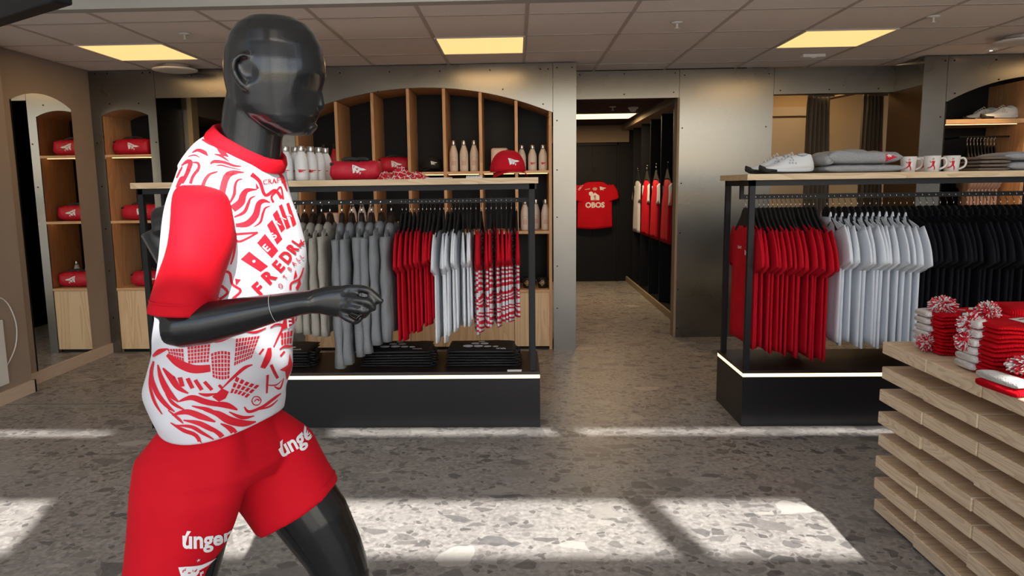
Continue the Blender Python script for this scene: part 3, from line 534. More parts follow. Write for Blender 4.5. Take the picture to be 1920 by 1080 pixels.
# left rack
row(5, -1.29, -1.09, [garment('hoodie', hw=.21, h=.66, t=.021, out=.035, drop=.60, seed=sd, hood=True, longs=True) for sd in (4, 5)], ['beigeh'], 'hoodie', 'hoodie', 'oatmeal hoodie', 'oatmeal hoodies on the left rack', 1.155, .90, .95, wide=True)
row(6, -1.02, -.73, [garment('hoodie', hw=.235, h=.68, t=.026, out=.035, drop=.66, seed=sd, hood=True, longs=True) for sd in (6, 7, 8)], ['greyh'], 'hoodie', 'hoodie', 'grey marl hoodie', 'grey hoodies on the left rack', 1.155, 1.10, .90, wide=True, jit=.09)
row(9, -.665, -.475, tees('t_shirt', .0095), ['redtee'], 't_shirt', 't-shirt', 'red T-shirt', 'red T-shirts on the left rack', 1.15, .94, .78)
row(9, -.445, -.265, tees('t_shirt', .0095), ['whitetee'], 't_shirt', 't-shirt', 'white T-shirt', 'white T-shirts on the left rack', 1.145, .94, .78, jit=.08)
def jersey_mats(me): return me
jm = tees('football_jersey', .0105, slmat=1)
row(9, -.235, .0, jm, ['zebra', 'redtee'], 'football_jersey', 'jersey', 'red-sleeved patterned jersey', 'patterned jerseys on the left rack', 1.148, .88, .76, jit=.06)
# right rack
def first_red(o):
    fr = ((-.05, 0, 0), (0, -1, 0), (0, 0, 1), (-1, 0, 0)); decal('printed_logo', txt('CRAFT', .022, 0, -.06, -.175, 0, .0006), ['print_white'], o, fr, o); decal('printed_emblem', xf(PEN_R, .055, 0, .075, -.19), ['print_white', 'print_red'], o, fr, o)
row(16, 1.315, 1.70, tees('t_shirt', .0115, h=.73), ['redtee'], 't_shirt', 't-shirt', 'red T-shirt', 'red T-shirts on the right rack', 1.145, .96, 1.06, rz=-.05, where='right rack', extra=first_red)
def first_white(o):
    fr = ((-.05, 0, 0), (0, -1, 0), (0, 0, 1), (-1, 0, 0)); decal('embroidered_emblem', xf(PEN_R, .05, 0, .085, -.2), ['print_red', 'print_white'], o, fr, o); mk('swing_tag', MB().box(-.020, -.018, -.04, -.02, -.26, -.15).box(-.019, -.0185, -.031, -.029, -.15, -.03), 'print_gold', o)
row(13, 1.775, 2.19, tees('polo_shirt', .0125, h=.71, collar=True, hw=.235), ['whitetee'], 'polo_shirt', 'polo shirt', 'white polo shirt', 'white polo shirts on the right rack', 1.165, .98, 1.04, rz=-.06, jit=.07, where='right rack', extra=first_white)
row(18, 2.225, 2.86, tees('polo_shirt', .014, h=.72, collar=True, hw=.235), ['blacktee'], 'polo_shirt', 'polo shirt', 'black polo shirt', 'black polo shirts on the right rack', 1.175, 1.0, 1.06, rz=-.06, where='right rack')
# niche at the far right: row of hung peach shirts
pm_ = garment('shirt', hw=.2, h=.75, t=.016, seed=21, collar=True); pm_.materials.append(M['peach'])
for i in range(9):
    x = 3.67 + i * .027; o = link('shirt', pm_, None, None, (x, 6.16, 1.53), (0, 0, -.35), (1, .8, .85)); tag(o, f'{ORD[i]} peach shirt from the left in the right niche', 'shirt', 'peach shirts in the niche')
    hg = link('clothes_hanger', HM, None, None, (x, 6.16, 1.527), (0, 0, -.35), (1, .8, 1)); link('hook', KM, None, hg); tag(hg, f'hanger of the {ORD[i]} peach shirt from the left in the niche', 'hanger', 'hangers in the niche')
# corridor jerseys
jr = garment('football_jersey', hw=.235, h=.66, t=.03, seed=31, out=.06, drop=.2); o = link('football_jersey', jr, ['red'], None, (1.09, 10.28, 1.42), (0, 0, pi / 2))
tag(o, 'red football jersey with white chest lettering on the black corridor end wall', 'jersey'); fr = ((-.1, 0, 0), (0, -1, 0), (0, 0, 1), (-1, 0, 0))
decal('printed_lettering', txt('OBOS', .10, 0, 0, -.37, 0, .004), ['print_white'], o, fr, o)
decal('printed_logo', [poly([(-.06, -.27), (-.06, -.21), (0, -.165), (.06, -.21), (.06, -.27)]), disc(-.055, -.18, .03)] + [disc(0, -.22, .02, 1), poly([(-.03, -.268), (0, -.235), (.03, -.268)], 1)], ['print_white', 'print_red'], o, fr, o)
decal('printed_emblem', xf([*PEN_R], .09, 0, .11, -.11) + [disc(0, -.115, .032, 2, ry=.022), poly([(-.14, -.12), (-.07, -.105), (-.07, -.12), (-.14, -.127)], 2)], ['print_white', 'print_red', 'print_rose'], o, fr, o)
decal('shoulder_print', txt('OBOS', .035, 0, -.19, -.10, .9), ['print_white'], o, fr, o)
hg = link('clothes_hanger', HM, None, None, (1.09, 10.28, 1.42), (0, 0, pi / 2), (3, 1, 1.2)); link('hook', KM, None, hg); tag(hg, 'black hanger holding the red jersey in the corridor', 'hanger')
jw = garment('football_jersey', hw=.235, h=.68, t=.03, seed=33, out=.06, drop=.2, slmat=1); jw2 = jw.copy(); jw3 = jw.copy()
for me, mm in ((jw, ('jersey', 'jersey')), (jw2, ('redtee', 'jersey')), (jw3, ('zebra', 'redtee'))):
    for m_ in mm: me.materials.append(M[m_])
for i, (y, me, lb) in enumerate(((9.75, jw, 'white jersey in the farthest corridor bay'), (9.1, jw2, 'red and white jersey in the second farthest corridor bay'), (8.5, jw2, 'red and white jersey in the third corridor bay from the end'), (7.86, jw2, 'white-sleeved red jersey in the fourth corridor bay from the end'), (7.25, jw3, 'patterned jersey in the corridor bay second from the door'))):
    o = link('football_jersey', me, None, None, (1.60, y, 1.42), (0, 0, 0)); tag(o, lb, 'jersey', 'jerseys in the corridor bays')
    hg = link('clothes_hanger', HM, None, None, (1.60, y, 1.42), (0, 0, 0)); link('hook', KM, None, hg); tag(hg, 'hanger of the ' + lb, 'hanger', 'hangers in the corridor bays')
# passage: tan jacket with three hangers
jt = garment('jacket', hw=.2, h=.6, t=.03, seed=41, longs=True, out=.03, drop=.5, hood=False); o = link('jacket', jt, ['tan'], None, (-2.70, 6.95, 1.72), (0, 0, .5)); tag(o, 'tan jacket hanging in the dark passage left of the mannequin', 'jacket')
for i in range(3):
    hg = link('clothes_hanger', HM, None, None, (-2.72 + .035 * i, 6.95, 1.74), (0, 0, .5), (1, .8, 1)); link('hook', KM, None, hg); tag(hg, f'{ORD[i]} empty hanger from the left in the dark passage', 'hanger', 'hangers in the dark passage')
tag(mk('hanging_rail', MB().tube([(-2.85, 6.95, 1.90), (-2.02, 6.95, 1.90)], .008, 8), 'blackm'), 'thin rail in the dark passage above the tan jacket', 'rail')
# ================================================================ SMALL GOODS
def bottle(name, lab, x, y, z, mat, group, h=.26, pr='print_red', capm='cap', wx=1.0, style='pen'):
    t = thing(name, lab, 'bottle', (x, y, z), 0, group); k = h / .26
    b = mk('body', MB().lathe([(.030, 0), (.035, .004), (.036, .02), (.036, .135), (.033, .16), (.024, .19), (.0185, .205), (.018, .215)], 24), mat, t, smooth=True)
    mk('lid', MB().lathe([(.0195, .212), (.0205, .216), (.0205, .248), (.019, .252), (.010, .253)], 20), capm, t, smooth=True); mk('seam_ring', MB().lathe([(.0362, .023), (.0363, .024), (.0362, .025)], 24), 'print_grey', t)
    fr = ((0, -.05, 0), (1, 0, 0), (0, 0, 1), (0, -1, 0))
    if style == 'pen': decal('printed_emblem', xf(PEN_R, .045, .15, .006, .072), [pr, 'print_white'], b, fr, t, off=.0006, maxlen=.008)
    else: decal('printed_picture', [strip(crom([(-.022, .11), (0, .12), (.022, .11)]), [.003] * 11), strip([(-.02, .1), (.02, .1)], [.002] * 2), poly([(-.016, .05), (-.016, .085), (-.008, .09), (-.008, .05)]), poly([(-.004, .05), (-.004, .09), (.004, .09), (.004, .05)]), poly([(.008, .05), (.008, .09), (.016, .085), (.016, .05)])], ['print_rose'], b, fr, t, off=.0006, maxlen=.008)
    t.scale = (wx, wx, k); return t
b0 = bottle('water_bottle', 'white steel-capped bottle at the front left of the rack-top bottle group', -1.283, 4.10, RT, 'bottle', 'white bottles on the left rack top', .198, wx=1.04)
for i, (x, y, lb) in enumerate(((-1.255, 4.19, 'white bottle half hidden behind the front left bottle on the rack'), (-1.235, 4.29, 'white bottle at the back left of the rack-top bottle group'), (-1.196, 4.10, 'white bottle in the front middle of the rack-top bottle group'), (-1.165, 4.18, 'second white bottle of the receding right-hand line on the rack'), (-1.142, 4.265, 'third white bottle of the receding right-hand line on the rack'), (-1.125, 4.35, 'last white bottle of the receding right-hand line on the rack'))): dup(b0, (x, y, RT), random.uniform(-.3, .3), lb)
SH = 1.48
p0 = bottle('water_bottle', 'leftmost of three tall cream bottles on the upper shelf', -.515, 6.12, SH, 'bottlep', 'tall cream bottles on the upper shelf', .262, style='pic')
for i, x in enumerate((-.43, -.345)): dup(p0, (x, 6.12, SH), None, ('middle', 'rightmost')[i] + ' of three tall cream bottles on the upper shelf')
q0 = bottle('water_bottle', 'leftmost of three small cream bottles in the right end bay', .047, 6.12, SH, 'bottlep', 'small cream bottles in the right end bay', .215)
for i, x in enumerate((.135, .222)): dup(q0, (x, 6.12, SH), None, ('middle', 'rightmost')[i] + ' of three small cream bottles in the right end bay')
for i, (x, y, lb) in enumerate(((.07, 6.1, 'tall cream bottle left on the middle shelf by the rack post'), (.24, 6.1, 'tall cream bottle right on the middle shelf by the rack post'), (.165, 6.25, 'tall cream bottle behind the rack post on the middle shelf'), (-1.37, 6.1, 'left cream bottle above the grey hoodies on the middle shelf'), (-1.29, 6.1, 'middle cream bottle above the grey hoodies on the middle shelf'), (-1.21, 6.1, 'right cream bottle above the grey hoodies on the middle shelf'))): dup(p0, (x, y, .99), None, lb, 'tall cream bottles on the middle shelf')
r0 = bottle('water_bottle', 'left red bottle with black lid in the arched shelving', -1.60, 6.15, SH, 'bottler', 'red bottles on the upper shelf', .25, pr='print_white', capm='strap'); dup(r0, (-1.51, 6.15, SH), None, 'right red bottle with black lid in the arched shelving')
for i, (x, y) in enumerate(((-3.02, 6.28), (-3.09, 6.33))): dup(b0, (x, y, .555), None, ('right', 'left')[i] + ' white bottle behind the red bag low in the narrow niche', 'white bottles in the narrow niche', .8)
def duffel(lab, x, y, z, L, H, Dp, rz=0, group='red duffel bags', sag=0.0, up=True):
    t = thing('duffel_bag', lab, 'bag', (x, y, z), rz, group); rg = []
    for i in range(17):
        s = i / 16; xx = (s - .5) * L; e = 1 - .16 * abs(2 * s - 1) ** 5; bul = 1 - sag * sin(s * pi) * .5; ro = []
        for k in range(24):
            a = 2 * pi * k / 24; ca, sa = cos(a), sin(a); zz = H / 2 * (abs(sa) ** .75) * (1 if sa > 0 else -1) * e * (bul if sa > 0 else 1) + H / 2
            ro.append((xx + .004 * sin(k * 1.3 + i), Dp / 2 * (abs(ca) ** .8) * (1 if ca > 0 else -1) * e + .003 * sin(i * 1.7 + k), max(zz, .001) + .003 * sin(i * 2.1 + k * .8)))
        rg.append(ro)
    b = mk('body', MB().loft(rg), 'bag', t, smooth=True)
    mk('carry_strap', MB().tube(crom([(-L * .28, -Dp * .1, H * .97), (-L * .15, -.01, H * 1.07), (0, 0, H * 1.10 - sag * .02), (L * .15, -.01, H * 1.07), (L * .28, -Dp * .1, H * .97)]), (.010), 8, flat=.3), 'strap', t, smooth=True)
    mk('zip', MB().box(-L * .4, L * .4, -.006, .006, H * .955 - sag * .04, H * .985 - sag * .04), 'strap', t); mk('end_tab', MB().box(-L * .5, -L * .42, -Dp * .42, -Dp * .25, H * .72, H * .84), 'strap', t)
    decal('printed_emblem', xf(PEN_R, H * .72, -.1, L * .1, H * .50), ['print_white', 'bag'], b, ((0, -Dp, 0), (1, 0, 0), (0, 0, 1), (0, -1, 0)), t); return t
duffel('red duffel bag with white pennant on top of the left rack', -.917, 4.22, RT, .275, .115, .14, .05, 'red duffel bags on the left rack', .35)
duffel('red duffel bag with white pennant in the arched shelving', -1.01, 6.16, SH, .25, .13, .16, 0, 'red duffel bags on the wall shelves')
duffel('red duffel bag on the top shelf of the narrow niche', -3.19, 6.13, 1.656, .29, .135, .16, 0, 'red duffel bags in the narrow niche'); duffel('red duffel bag on the middle shelf of the narrow niche', -3.17, 6.15, 1.116, .30, .13, .17, 0, 'red duffel bags in the narrow niche'); duffel('red duffel bag on the lowest shelf of the narrow niche', -3.13, 6.12, .554, .28, .13, .17, 0, 'red duffel bags in the narrow niche')
# bandana pile
def crumple(cx, cy, z0, rx, ry, h, seed, n=22):
    mb = MB(); rg = []
    for i in range(n + 1):
        s = i / n; ro = []
        for k in range(36):
            a = 2 * pi * k / 36; r = 1 - s; p = Vector((r * cos(a) * 2.2, r * sin(a) * 2.2, s * 2 + seed)); nn = noise.noise(p * 2.3) * .34 + noise.noise(p * 5) * .16
            ro.append((cx + rx * r * cos(a) * (1 + nn * .4), cy + ry * r * sin(a) * (1 + nn * .4), z0 + max(0, h * (1 - r ** 1.4) * (1 + nn * .7) + nn * .014 * (r < .97))))
        rg.append(ro)
    return mb.loft(rg)
for i, (x, rx, h) in enumerate(((-.745, .05, .045), (-.655, .08, .072), (-.56, .075, .04))): tag(mk('bandana', crumple(0, 0, 0, rx, .09, h, i * 3.1), 'bband', None, (x, 4.2, RT), smooth=False), ('crumpled red printed bandana beside the duffel on the left rack', 'highest crumpled red printed bandana on the left rack', 'flatter crumpled red printed bandana next to the white card')[i], 'bandana', 'bandanas on the left rack')
tag(mk('price_card', MB().box(-.07, .07, -.05, .05, 0, .004).box(-.05, .085, -.055, .04, .004, .007), 'paper', None, (-.45, 4.18, RT), (0, 0, .15)), 'flat white paper card lying on the left rack top', 'card')
t = thing('comb_strip', 'small white toothed strip on the left rack top', 'strip', (-.235, 4.12, RT)); mk('bar', MB().box(-.045, .045, -.006, .006, 0, .006), 'paper', t)
for k in range(10): mk('tooth', MB().box(-.0025, .0025, -.004, .004, .006, .016), 'paper', t, (-.04 + k * .009, 0, 0))
def cap(lab, x, y, z, mat, rz, sc, group, col):
    t = thing('baseball_cap', lab, 'cap', (x, y, z), rz, group); rg = []
    for i in range(10):
        a = i / 9 * pi / 2 * .98; ro = [(.092 * cos(a) ** .8 * cos(2 * pi * k / 28), .10 * cos(a) ** .8 * sin(2 * pi * k / 28), .032 + .110 * sin(a)) for k in range(28)]; rg.append(ro)
    b = mk('crown', MB().loft(rg), mat, t, smooth=True); mk('button', MB().ball((0, 0, .141), (.008, .008, .004)), mat, t)
    rg = []
    for k in range(17):
        a = -1.25 + 2.5 * k / 16; ln = .075 * max(0, cos(a * 1.15)) ** .6 + .004; x0, y0 = .09 * sin(a), -.098 * cos(a); x1, y1 = x0 * 1.05, y0 - ln; dz = -.03 * (sin(a) ** 2); zt = .035
        rg.append([(x0, y0, zt + dz * .3), (x1, y1, max(.004, zt + dz * 1.15)), (x1, y1, max(.001, zt + dz * 1.15 - .004)), (x0, y0, zt + dz * .3 - .005)])
    mk('brim', MB().loft(rg), mat, t, smooth=True)
    decal('embroidered_emblem', xf(PEN_R, .06, 0, .012, .08), ['print_white', 'print_red'], b, ((0, -.2, 0), (1, 0, 0), (0, 0, 1), (0, -1, 0)), t)
    for k in range(6): mk('seam', MB().tube([(.0925 * cos(a) ** .8 * cos(k * pi / 3 + .52), .1005 * cos(a) ** .8 * sin(k * pi / 3 + .52), .032 + .1103 * sin(a)) for a in [q * .17 for q in range(9)]], .0012, 4), mat, t)
    t.scale = (sc,) * 3; return t
cap('red baseball cap with pennant badge on the left rack top', -.047, 4.2, RT, 'capred', .25, 1.1, 'baseball caps', 0); cap('black baseball cap with small red badge in the arched shelving', -.70, 6.18, SH, 'capblk', .15, .92, 'baseball caps', 0)
def lunchbox(lab, x, y, z, w, h, rim=False):
    t = thing('lunch_box', lab, 'lunch box', (x, y, z), 0, 'lunch boxes'); b = mk('lid', bevel(MB().box(-w / 2, w / 2, -.025, 0, 0, h), .022, 4), 'pink', t, smooth=True); mk('base', bevel(MB().box(-w / 2 - .004, w / 2 + .004, .001, .05, 0, h + .004), .02, 4), 'pinkr' if rim else 'pink', t, smooth=True)
    decal('printed_figure', [strip([(-.01, .05), (0, .08), (.003, .11)], [.006, .008, .004]), strip([(.0, .08), (.02, .065), (.03, .05)], [.006, .005, .004]), disc(.003, .12, .006), strip([(-.025, .06), (-.01, .055), (.01, .06)], [.003, .006, .003])], ['print_red'], b, ((0, -.1, 0), (1, 0, 0), (0, 0, 1), (0, -1, 0)), t)
lunchbox('pale pink lunch box standing behind the red cap', -.138, 6.2, SH, .135, .19); lunchbox('pale lunch box with red rim above the oatmeal hoodies', -1.56, 6.12, .99, .15, .165, True)
def mug(lab, x, y, z, mat, rz, group, h=.085, r=.042, pr='fig'):
    t = thing('mug', lab, 'mug', (x, y, z), rz, group); b = mk('cup', MB().lathe([(r * .78, 0), (r * .84, .004), (r, h), (r * .95, h + .001), (r * .78, .01), (.002, .009)], 28), mat, t, smooth=True)
    mk('handle', MB().tube(crom([(r * .9, 0, h * .82), (r * 1.35, 0, h * .85), (r * 1.62, 0, h * .62), (r * 1.45, 0, h * .32), (r * .86, 0, h * .16)]), .0055, 8), mat, t, smooth=True)
    fr = ((0, -.1, 0), (1, 0, 0), (0, 0, 1), (0, -1, 0))
    if pr == 'fig': decal('printed_player', [disc(.0, .068, .006, 2), strip([(.002, .058), (.0, .035)], [.014, .010]), strip([(.0, .036), (-.012, .024), (-.024, .020)], [.008, .006, .005]), strip([(.002, .036), (.008, .02), (.006, .010)], [.007, .006, .005]), strip([(.0, .055), (-.012, .05), (-.016, .058)], [.004, .004, .003]), disc(.013, .012, .004, 1)], ['print_red', 'print_grey', 'print_rose'], b, fr, t, off=.0006, maxlen=.006)
    else: decal('printed_emblem', [strip([(.017 * cos(a), .045 + .017 * sin(a)) for a in [k * pi / 10 for k in range(21)]], [.003] * 21), strip([(-.026, .045), (.026, .045)], [.004, .004]), strip([(0, .019), (0, .071)], [.004, .004]), disc(0, .045, .007)], ['print_gold'], b, fr, t, off=.0006, maxlen=.006)
    return t
for i, (x, y, lb) in enumerate(((2.172, 4.17, 'leftmost white mug with red player print on the right rack'), (2.262, 4.10, 'white mug with red player print in the front middle of the mugs'), (2.302, 4.26, 'white mug half hidden at the back of the rack-top mugs'), (2.378, 4.12, 'rightmost white mug with red player print beside the folded trousers'))): mug(lb, x, y, RT, 'mugw', -.35, 'white mugs on the right rack')
for x, z, lb in ((-1.0, .99, 'black mug with gold emblem beside the grey hoodies'), (.09, .506, 'left black mug on the low shelf beside the rack post'), (.215, .506, 'right black mug on the low shelf beside the rack post')): mug(lb, x, 6.1, z, 'mugb', -.2, 'black mugs on the shelves', .09, .046, 'em')
# sneakers: toe towards -x
def sneaker(lab, x, y, z, rz, group):
    t = thing('sneaker', lab, 'shoe', (x, y, z), rz, group); Ln = .30; up, mid, out = [], [], []
    prof = [(0, .030, .012, .018), (.03, .048, .028, .006), (.08, .060, .040, .002), (.13, .082, .043, .0), (.17, .102, .041, 0), (.20, .106, .038, 0), (.235, .098, .036, 0), (.265, .112, .034, .001), (.285, .108, .028, .004), (.298, .075, .016, .010)]
    for xx, h, w, lift in prof:
        ms = .026 + .010 * (xx / Ln) + lift
        up.append([(xx, w * .93 * cos(a) * (1 - .45 * max(0, sin(a)) ** 2), ms - .004 + (h - ms) * max(0, sin(a)) ** .8 if sin(a) > 0 else ms - .004) for a in [2 * pi * k / 20 for k in range(20)]])
        mid.append([(xx, w * 1.06 * (abs(cos(a)) ** .5) * (1 if cos(a) > 0 else -1), lift + .008 + (ms - .008 - lift) * (.5 + .5 * (abs(sin(a)) ** .5) * (1 if sin(a) > 0 else -1))) for a in [2 * pi * k / 16 for k in range(16)]])
        out.append([(xx, w * 1.03 * (abs(cos(a)) ** .5) * (1 if cos(a) > 0 else -1), lift + .0105 * (.5 + .5 * (abs(sin(a)) ** .5) * (1 if sin(a) > 0 else -1))) for a in [2 * pi * k / 16 for k in range(16)]])
    b = mk('upper', MB().loft(up), 'shoew', t, smooth=True); mk('midsole', MB().loft(mid), 'shoem', t, smooth=True); mk('outsole', MB().loft(out), 'shoeb', t, smooth=True)
    mk('toe_bumper', MB().loft([[(xx - .004, w * 1.1 * cos(a), lift + .016 + .017 * sin(a)) for a in [2 * pi * k / 14 for k in range(14)]] for xx, h, w, lift in prof[:3]]), 'shoeb', t, smooth=True)
    mk('collar_opening', MB().ball((.237, 0, .104), (.030, .018, .008)), 'shoeg', t, smooth=True)
    for k in range(5): xx = .105 + k * .017; hh = .070 + k * .0095; mk('lace', MB().tube([(xx, -.020, hh - .004), (xx + .003, 0, hh + .008), (xx, .020, hh - .004)], .003, 6), 'shoem', t)
    decal('logo_dots', [disc(*p, r, 0, 10) for p, r in (((.15, .058), .006), ((.166, .058), .0065), ((.184, .056), .006), ((.157, .072), .005), ((.172, .073), .006), ((.168, .086), .0055))], ['shoeg'], b, ((0, -.1, 0), (1, 0, 0), (0, 0, 1), (0, -1, 0)), t, maxlen=.006); return t
sneaker('white running shoe, front one of the pair on the right rack', 1.335, 4.09, RT, .12, 'running shoes on the right rack'); sneaker('white running shoe, rear one of the pair on the right rack', 1.30, 4.22, RT, .12, 'running shoes on the right rack')
sneaker('pale running shoe, front one of the pair in the right niche', 3.73, 6.10, 1.83, .1, 'running shoes in the niche'); sneaker('pale running shoe, rear one of the pair in the right niche', 3.66, 6.23, 1.83, .1, 'running shoes in the niche')
# folded clothes
def folded(name, lab, cat, x, y, z, w, d, h, mat, rz=0, seed=0, group=None, layers=1, bulge=.25, parts=True):
    t = thing(name, lab, cat, (x, y, z), rz, group); hh = h / layers
    for q in range(layers):
        rg = []
        for i in range(25):
            s = i / 24; xx = (s - .5) * w; ed = (1 - abs(2 * s - 1) ** 6); e = max(.06, ed) ** .5; ro = []
            for k in range(26):
                a = 2 * pi * k / 26; ca, sa = cos(a), sin(a); p = Vector((xx * 7, ca * 2, q * 3 + seed)); nn = noise.noise(p) * .5 + noise.noise(p * 2.7) * .25
                top = hh * (.5 + .5 * (abs(sa) ** .55) * (1 if sa > 0 else -1) * e); yy = d / 2 * (abs(ca) ** .5) * (1 if ca > 0 else -1) * (.97 + .04 * nn)
                ro.append((xx * (1 + .02 * nn), yy, q * hh + top * (1 + (bulge * nn if sa > 0 else 0)) + (bulge * .12 * hh * sin(3.0 * s + seed) if sa > 0 else 0)))
            rg.append(ro)
        b = mk('fold', MB().loft(rg), mat, t, smooth=True)
    return t, b
folded('folded_sweatshirt', 'grey folded sweatshirt, lower of the two behind the shoes', 'sweatshirt', 1.885, 4.2, RT, .43, .30, .045, 'greyl', 0, 1, 'folded sweatshirts on the right rack')
t, b = folded('folded_sweatshirt', 'grey folded sweatshirt with red pennant, upper of the two', 'sweatshirt', 1.885, 4.19, RT + .046, .40, .28, .075, 'greyl', .03, 2, 'folded sweatshirts on the right rack', 1, .4)
mk('sleeve_roll', MB().tube(crom([(-.19, -.13, .025), (-.205, 0, .03), (-.19, .12, .028)]), [.022, .028, .032, .034, .034, .034, .034, .032, .028, .024, .02], 14), 'greyl', t, smooth=True)
decal('embroidered_emblem', [poly([(.10, .055), (.165, .035), (.105, .012)], 0), poly([(.10, .055), (.135, .045), (.105, .033)], 1), disc(.125, .04, .008, 1)], ['print_red', 'print_white'], b, ((0, -.3, 0), (1, 0, 0), (0, 0, 1), (0, -1, 0)), t)
for k in range(4): folded('folded_trousers', f'{("lowest", "second lowest", "third lowest", "topmost")[k]} taupe folded garment in the stack beside the mugs', 'trousers', 2.555, 4.16, RT + k * .0195, .17, .26, .0185, 'brownf', .02 * k, 10 + k, 'taupe garments on the right rack', 1, .15)
for k in range(2): folded('folded_sweatshirt', ('lower' if k == 0 else 'upper') + ' blue-grey folded sweatshirt at the right end of the rack top', 'sweatshirt', 2.86 - .02 * k, 4.2, RT + k * .052, .44, .30, .05, 'greyl', 0, 20 + k, 'sweatshirts at the right end')
# drawstring bags on the left plinth
wh3 = (('behind the mannequin', -1.42), ('in the middle of the left plinth', -.705), ('at the right end of the left plinth', -.21))
for si, (wt, x) in enumerate(wh3):
    for k in range(6):
        lv = ('lowest', 'second lowest', 'third lowest', 'fourth', 'second highest', 'topmost')[k]
        t, b = folded('drawstring_bag', f'{lv} black drawstring bag of the stack {wt}', 'bag', x + random.uniform(-.006, .006), 4.27, .322 + k * .0155, .42 - .006 * k, .31, .0148 if k < 5 else .02, 'blackbag', random.uniform(-.04, .04), si * 9 + k, 'black drawstring bags on the left plinth', 1, .3)
        mk('cord', MB().tube(crom([(.19, -.10, .008), (.222, -.11, .006), (.23, -.06, .004), (.205, .02, .008)]), .004, 6), 'strap', t)
        if k == 5:
            decal('printed_logo', [disc(*p, 0, 12, ry=p[2] * .8) if False else disc(p[0] * 1.3, p[1] * 1.6, p[2] * 1.25, 0, 12) for p in ((-.06, -.03, .024), (-.012, -.03, .022), (.03, -.035, .018), (.066, -.04, .014), (-.03, .012, .02), (.012, .012, .02), (-.004, .05, .017))], ['print_white'], b, ((0, 0, .1), (1, 0, 0), (0, 1, 0), (0, 0, 1)), t, off=.004)
            decal('printed_text', txt('craft', .03, 0, .12, -.12, 0, .001), ['print_white'], b, ((0, 0, .1), (1, 0, 0), (0, 1, 0), (0, 0, 1)), t, off=.004)
tag(mk('leaf', MB().loft([[(.05 * s - .02, .016 * sin(pi * min(1, s * .5)) * c, .012 + .008 * s + .002 * abs(c)) for c in (-1, 0, 1, 0)] for s in (.05, .4, .8, 1.2, 1.6, 1.95)]), 'leaf', None, (-.455, 4.33, .322), (0, 0, 2.6)), 'green leaf poking out between two black bag stacks', 'leaf')
tag(mk('name_plate', MB().box(-.04, .04, -.006, .006, 0, .01), 'print_grey', None, (-.02, 4.01, .322)), 'small grey name plate on the left plinth edge', 'plate')
# ================================================================ PLANK TABLE
tb = thing('plank_table', 'stacked pine plank display table at the right front', 'table', (2.26, 2.13, 0)); X0, X1 = -.80, .80
def plank(z0, z1, dx):
    me = bevel(MB().box(X0 + dx, X1, -.1555, .1555, z0, z1), .003, 1).mesh('plank'); me.materials.append(M['pine']); me.materials.append(M['pineend'])
    for p in me.polygons:
        if abs(p.normal.x) > .9: p.material_index = 1
    return me
tops = [.718] + [.059 + .0929 * k for k in range(6, -1, -1)]
pms = [plank(-.024, .024, .0), plank(-.024, .024, .004), plank(-.024, .024, -.004)]
for li, zt in enumerate(tops):
    for k in range(5): link('plank', pms[(li + k) % 3 if li else 0], None, tb, (random.uniform(-.003, .003), 2.754 - 2.13 - k * .3145, zt - .024))
    if li: mk('spacer', MB().box(X0 + .32, X1 - .2, -.70, .70, zt, (tops[li - 1] - .048)), 'pine', tb)
mk('foot', MB().box(X0 + .3, X1 - .2, -.7, .7, 0, .0115), 'black', tb)
TT = .719
def pompom(par, c, r, n=520, seed=0, sq=(1, 1, 1)):
    rnd = random.Random(seed); mb = MB(); c = Vector(c)
    mb.ball(c, (r * .55 * sq[0], r * .55 * sq[1], r * .55 * sq[2]), 12)
    for i in range(n):
        z = rnd.uniform(-1, 1); a = rnd.uniform(0, 2 * pi); d = Vector((math.sqrt(1 - z * z) * cos(a) * sq[0], math.sqrt(1 - z * z) * sin(a) * sq[1], z * sq[2])); L = r * rnd.uniform(.85, 1.12); t_ = d.orthogonal().normalized(); u_ = d.cross(t_); w = .0021; mi = rnd.random() < .5
        bend = t_ * rnd.uniform(-.2, .2) * r + Vector((0, 0, -.08 * r)); A = c + d * r * .3; B = c + d * L * .75 + bend * .4; E_ = c + d * L + bend
        mb.loft([[p + t_ * w * cos(q) + u_ * w * sin(q) for q in (0, 2.09, 4.19)] for p in (A, B, E_)], mi=int(mi))
    return mk('pompom', mb, ['print_red', 'knitw'], par)
def beanie(lab, x, y, z, L, Dp, H, rz, seed, pom=True, top=False, group='folded beanies'):
    t = thing('folded_beanie', lab, 'beanie', (x, y, z), rz, group); rnd = random.Random(seed)
    def slab(x0, x1, z0, hh, dep, yo=0, n=14):
        rg = []
        for i in range(n + 1):
            s = i / n; xx = x0 + (x1 - x0) * s; e = (1 - abs(2 * s - 1) ** 7 * .35); wob = .0025 * sin(xx * 40 + seed)
            rg.append([(xx, yo + dep / 2 * (abs(cos(a)) ** .35) * (1 if cos(a) > 0 else -1) * (.985 + .02 * e), z0 + hh / 2 + wob + hh / 2 * e * (abs(sin(a)) ** .6) * (1 if sin(a) > 0 else -1)) for a in [2 * pi * k / 24 for k in range(24)]])
        return MB().loft(rg)
    b = mk('cuff', slab(-L / 2 - .002, L / 2, H * .45, H * .56, Dp, 0), 'knit', t, smooth=True); mk('cuff_fold', slab(-L / 2 - .0, L / 2 - .003, 0, H * .47, Dp - .004, .002), 'knit', t, smooth=True)
    mk('white_band', slab(-L / 2 - .016, -L / 2 + .03, .002, H * .94, Dp * .55, Dp * .21), 'knitw', t, smooth=True)
    if pom: pompom(t, (-L / 2 - .012, Dp * rnd.uniform(-.1, .25), H * .55), .034, 330, seed)
    return t, b
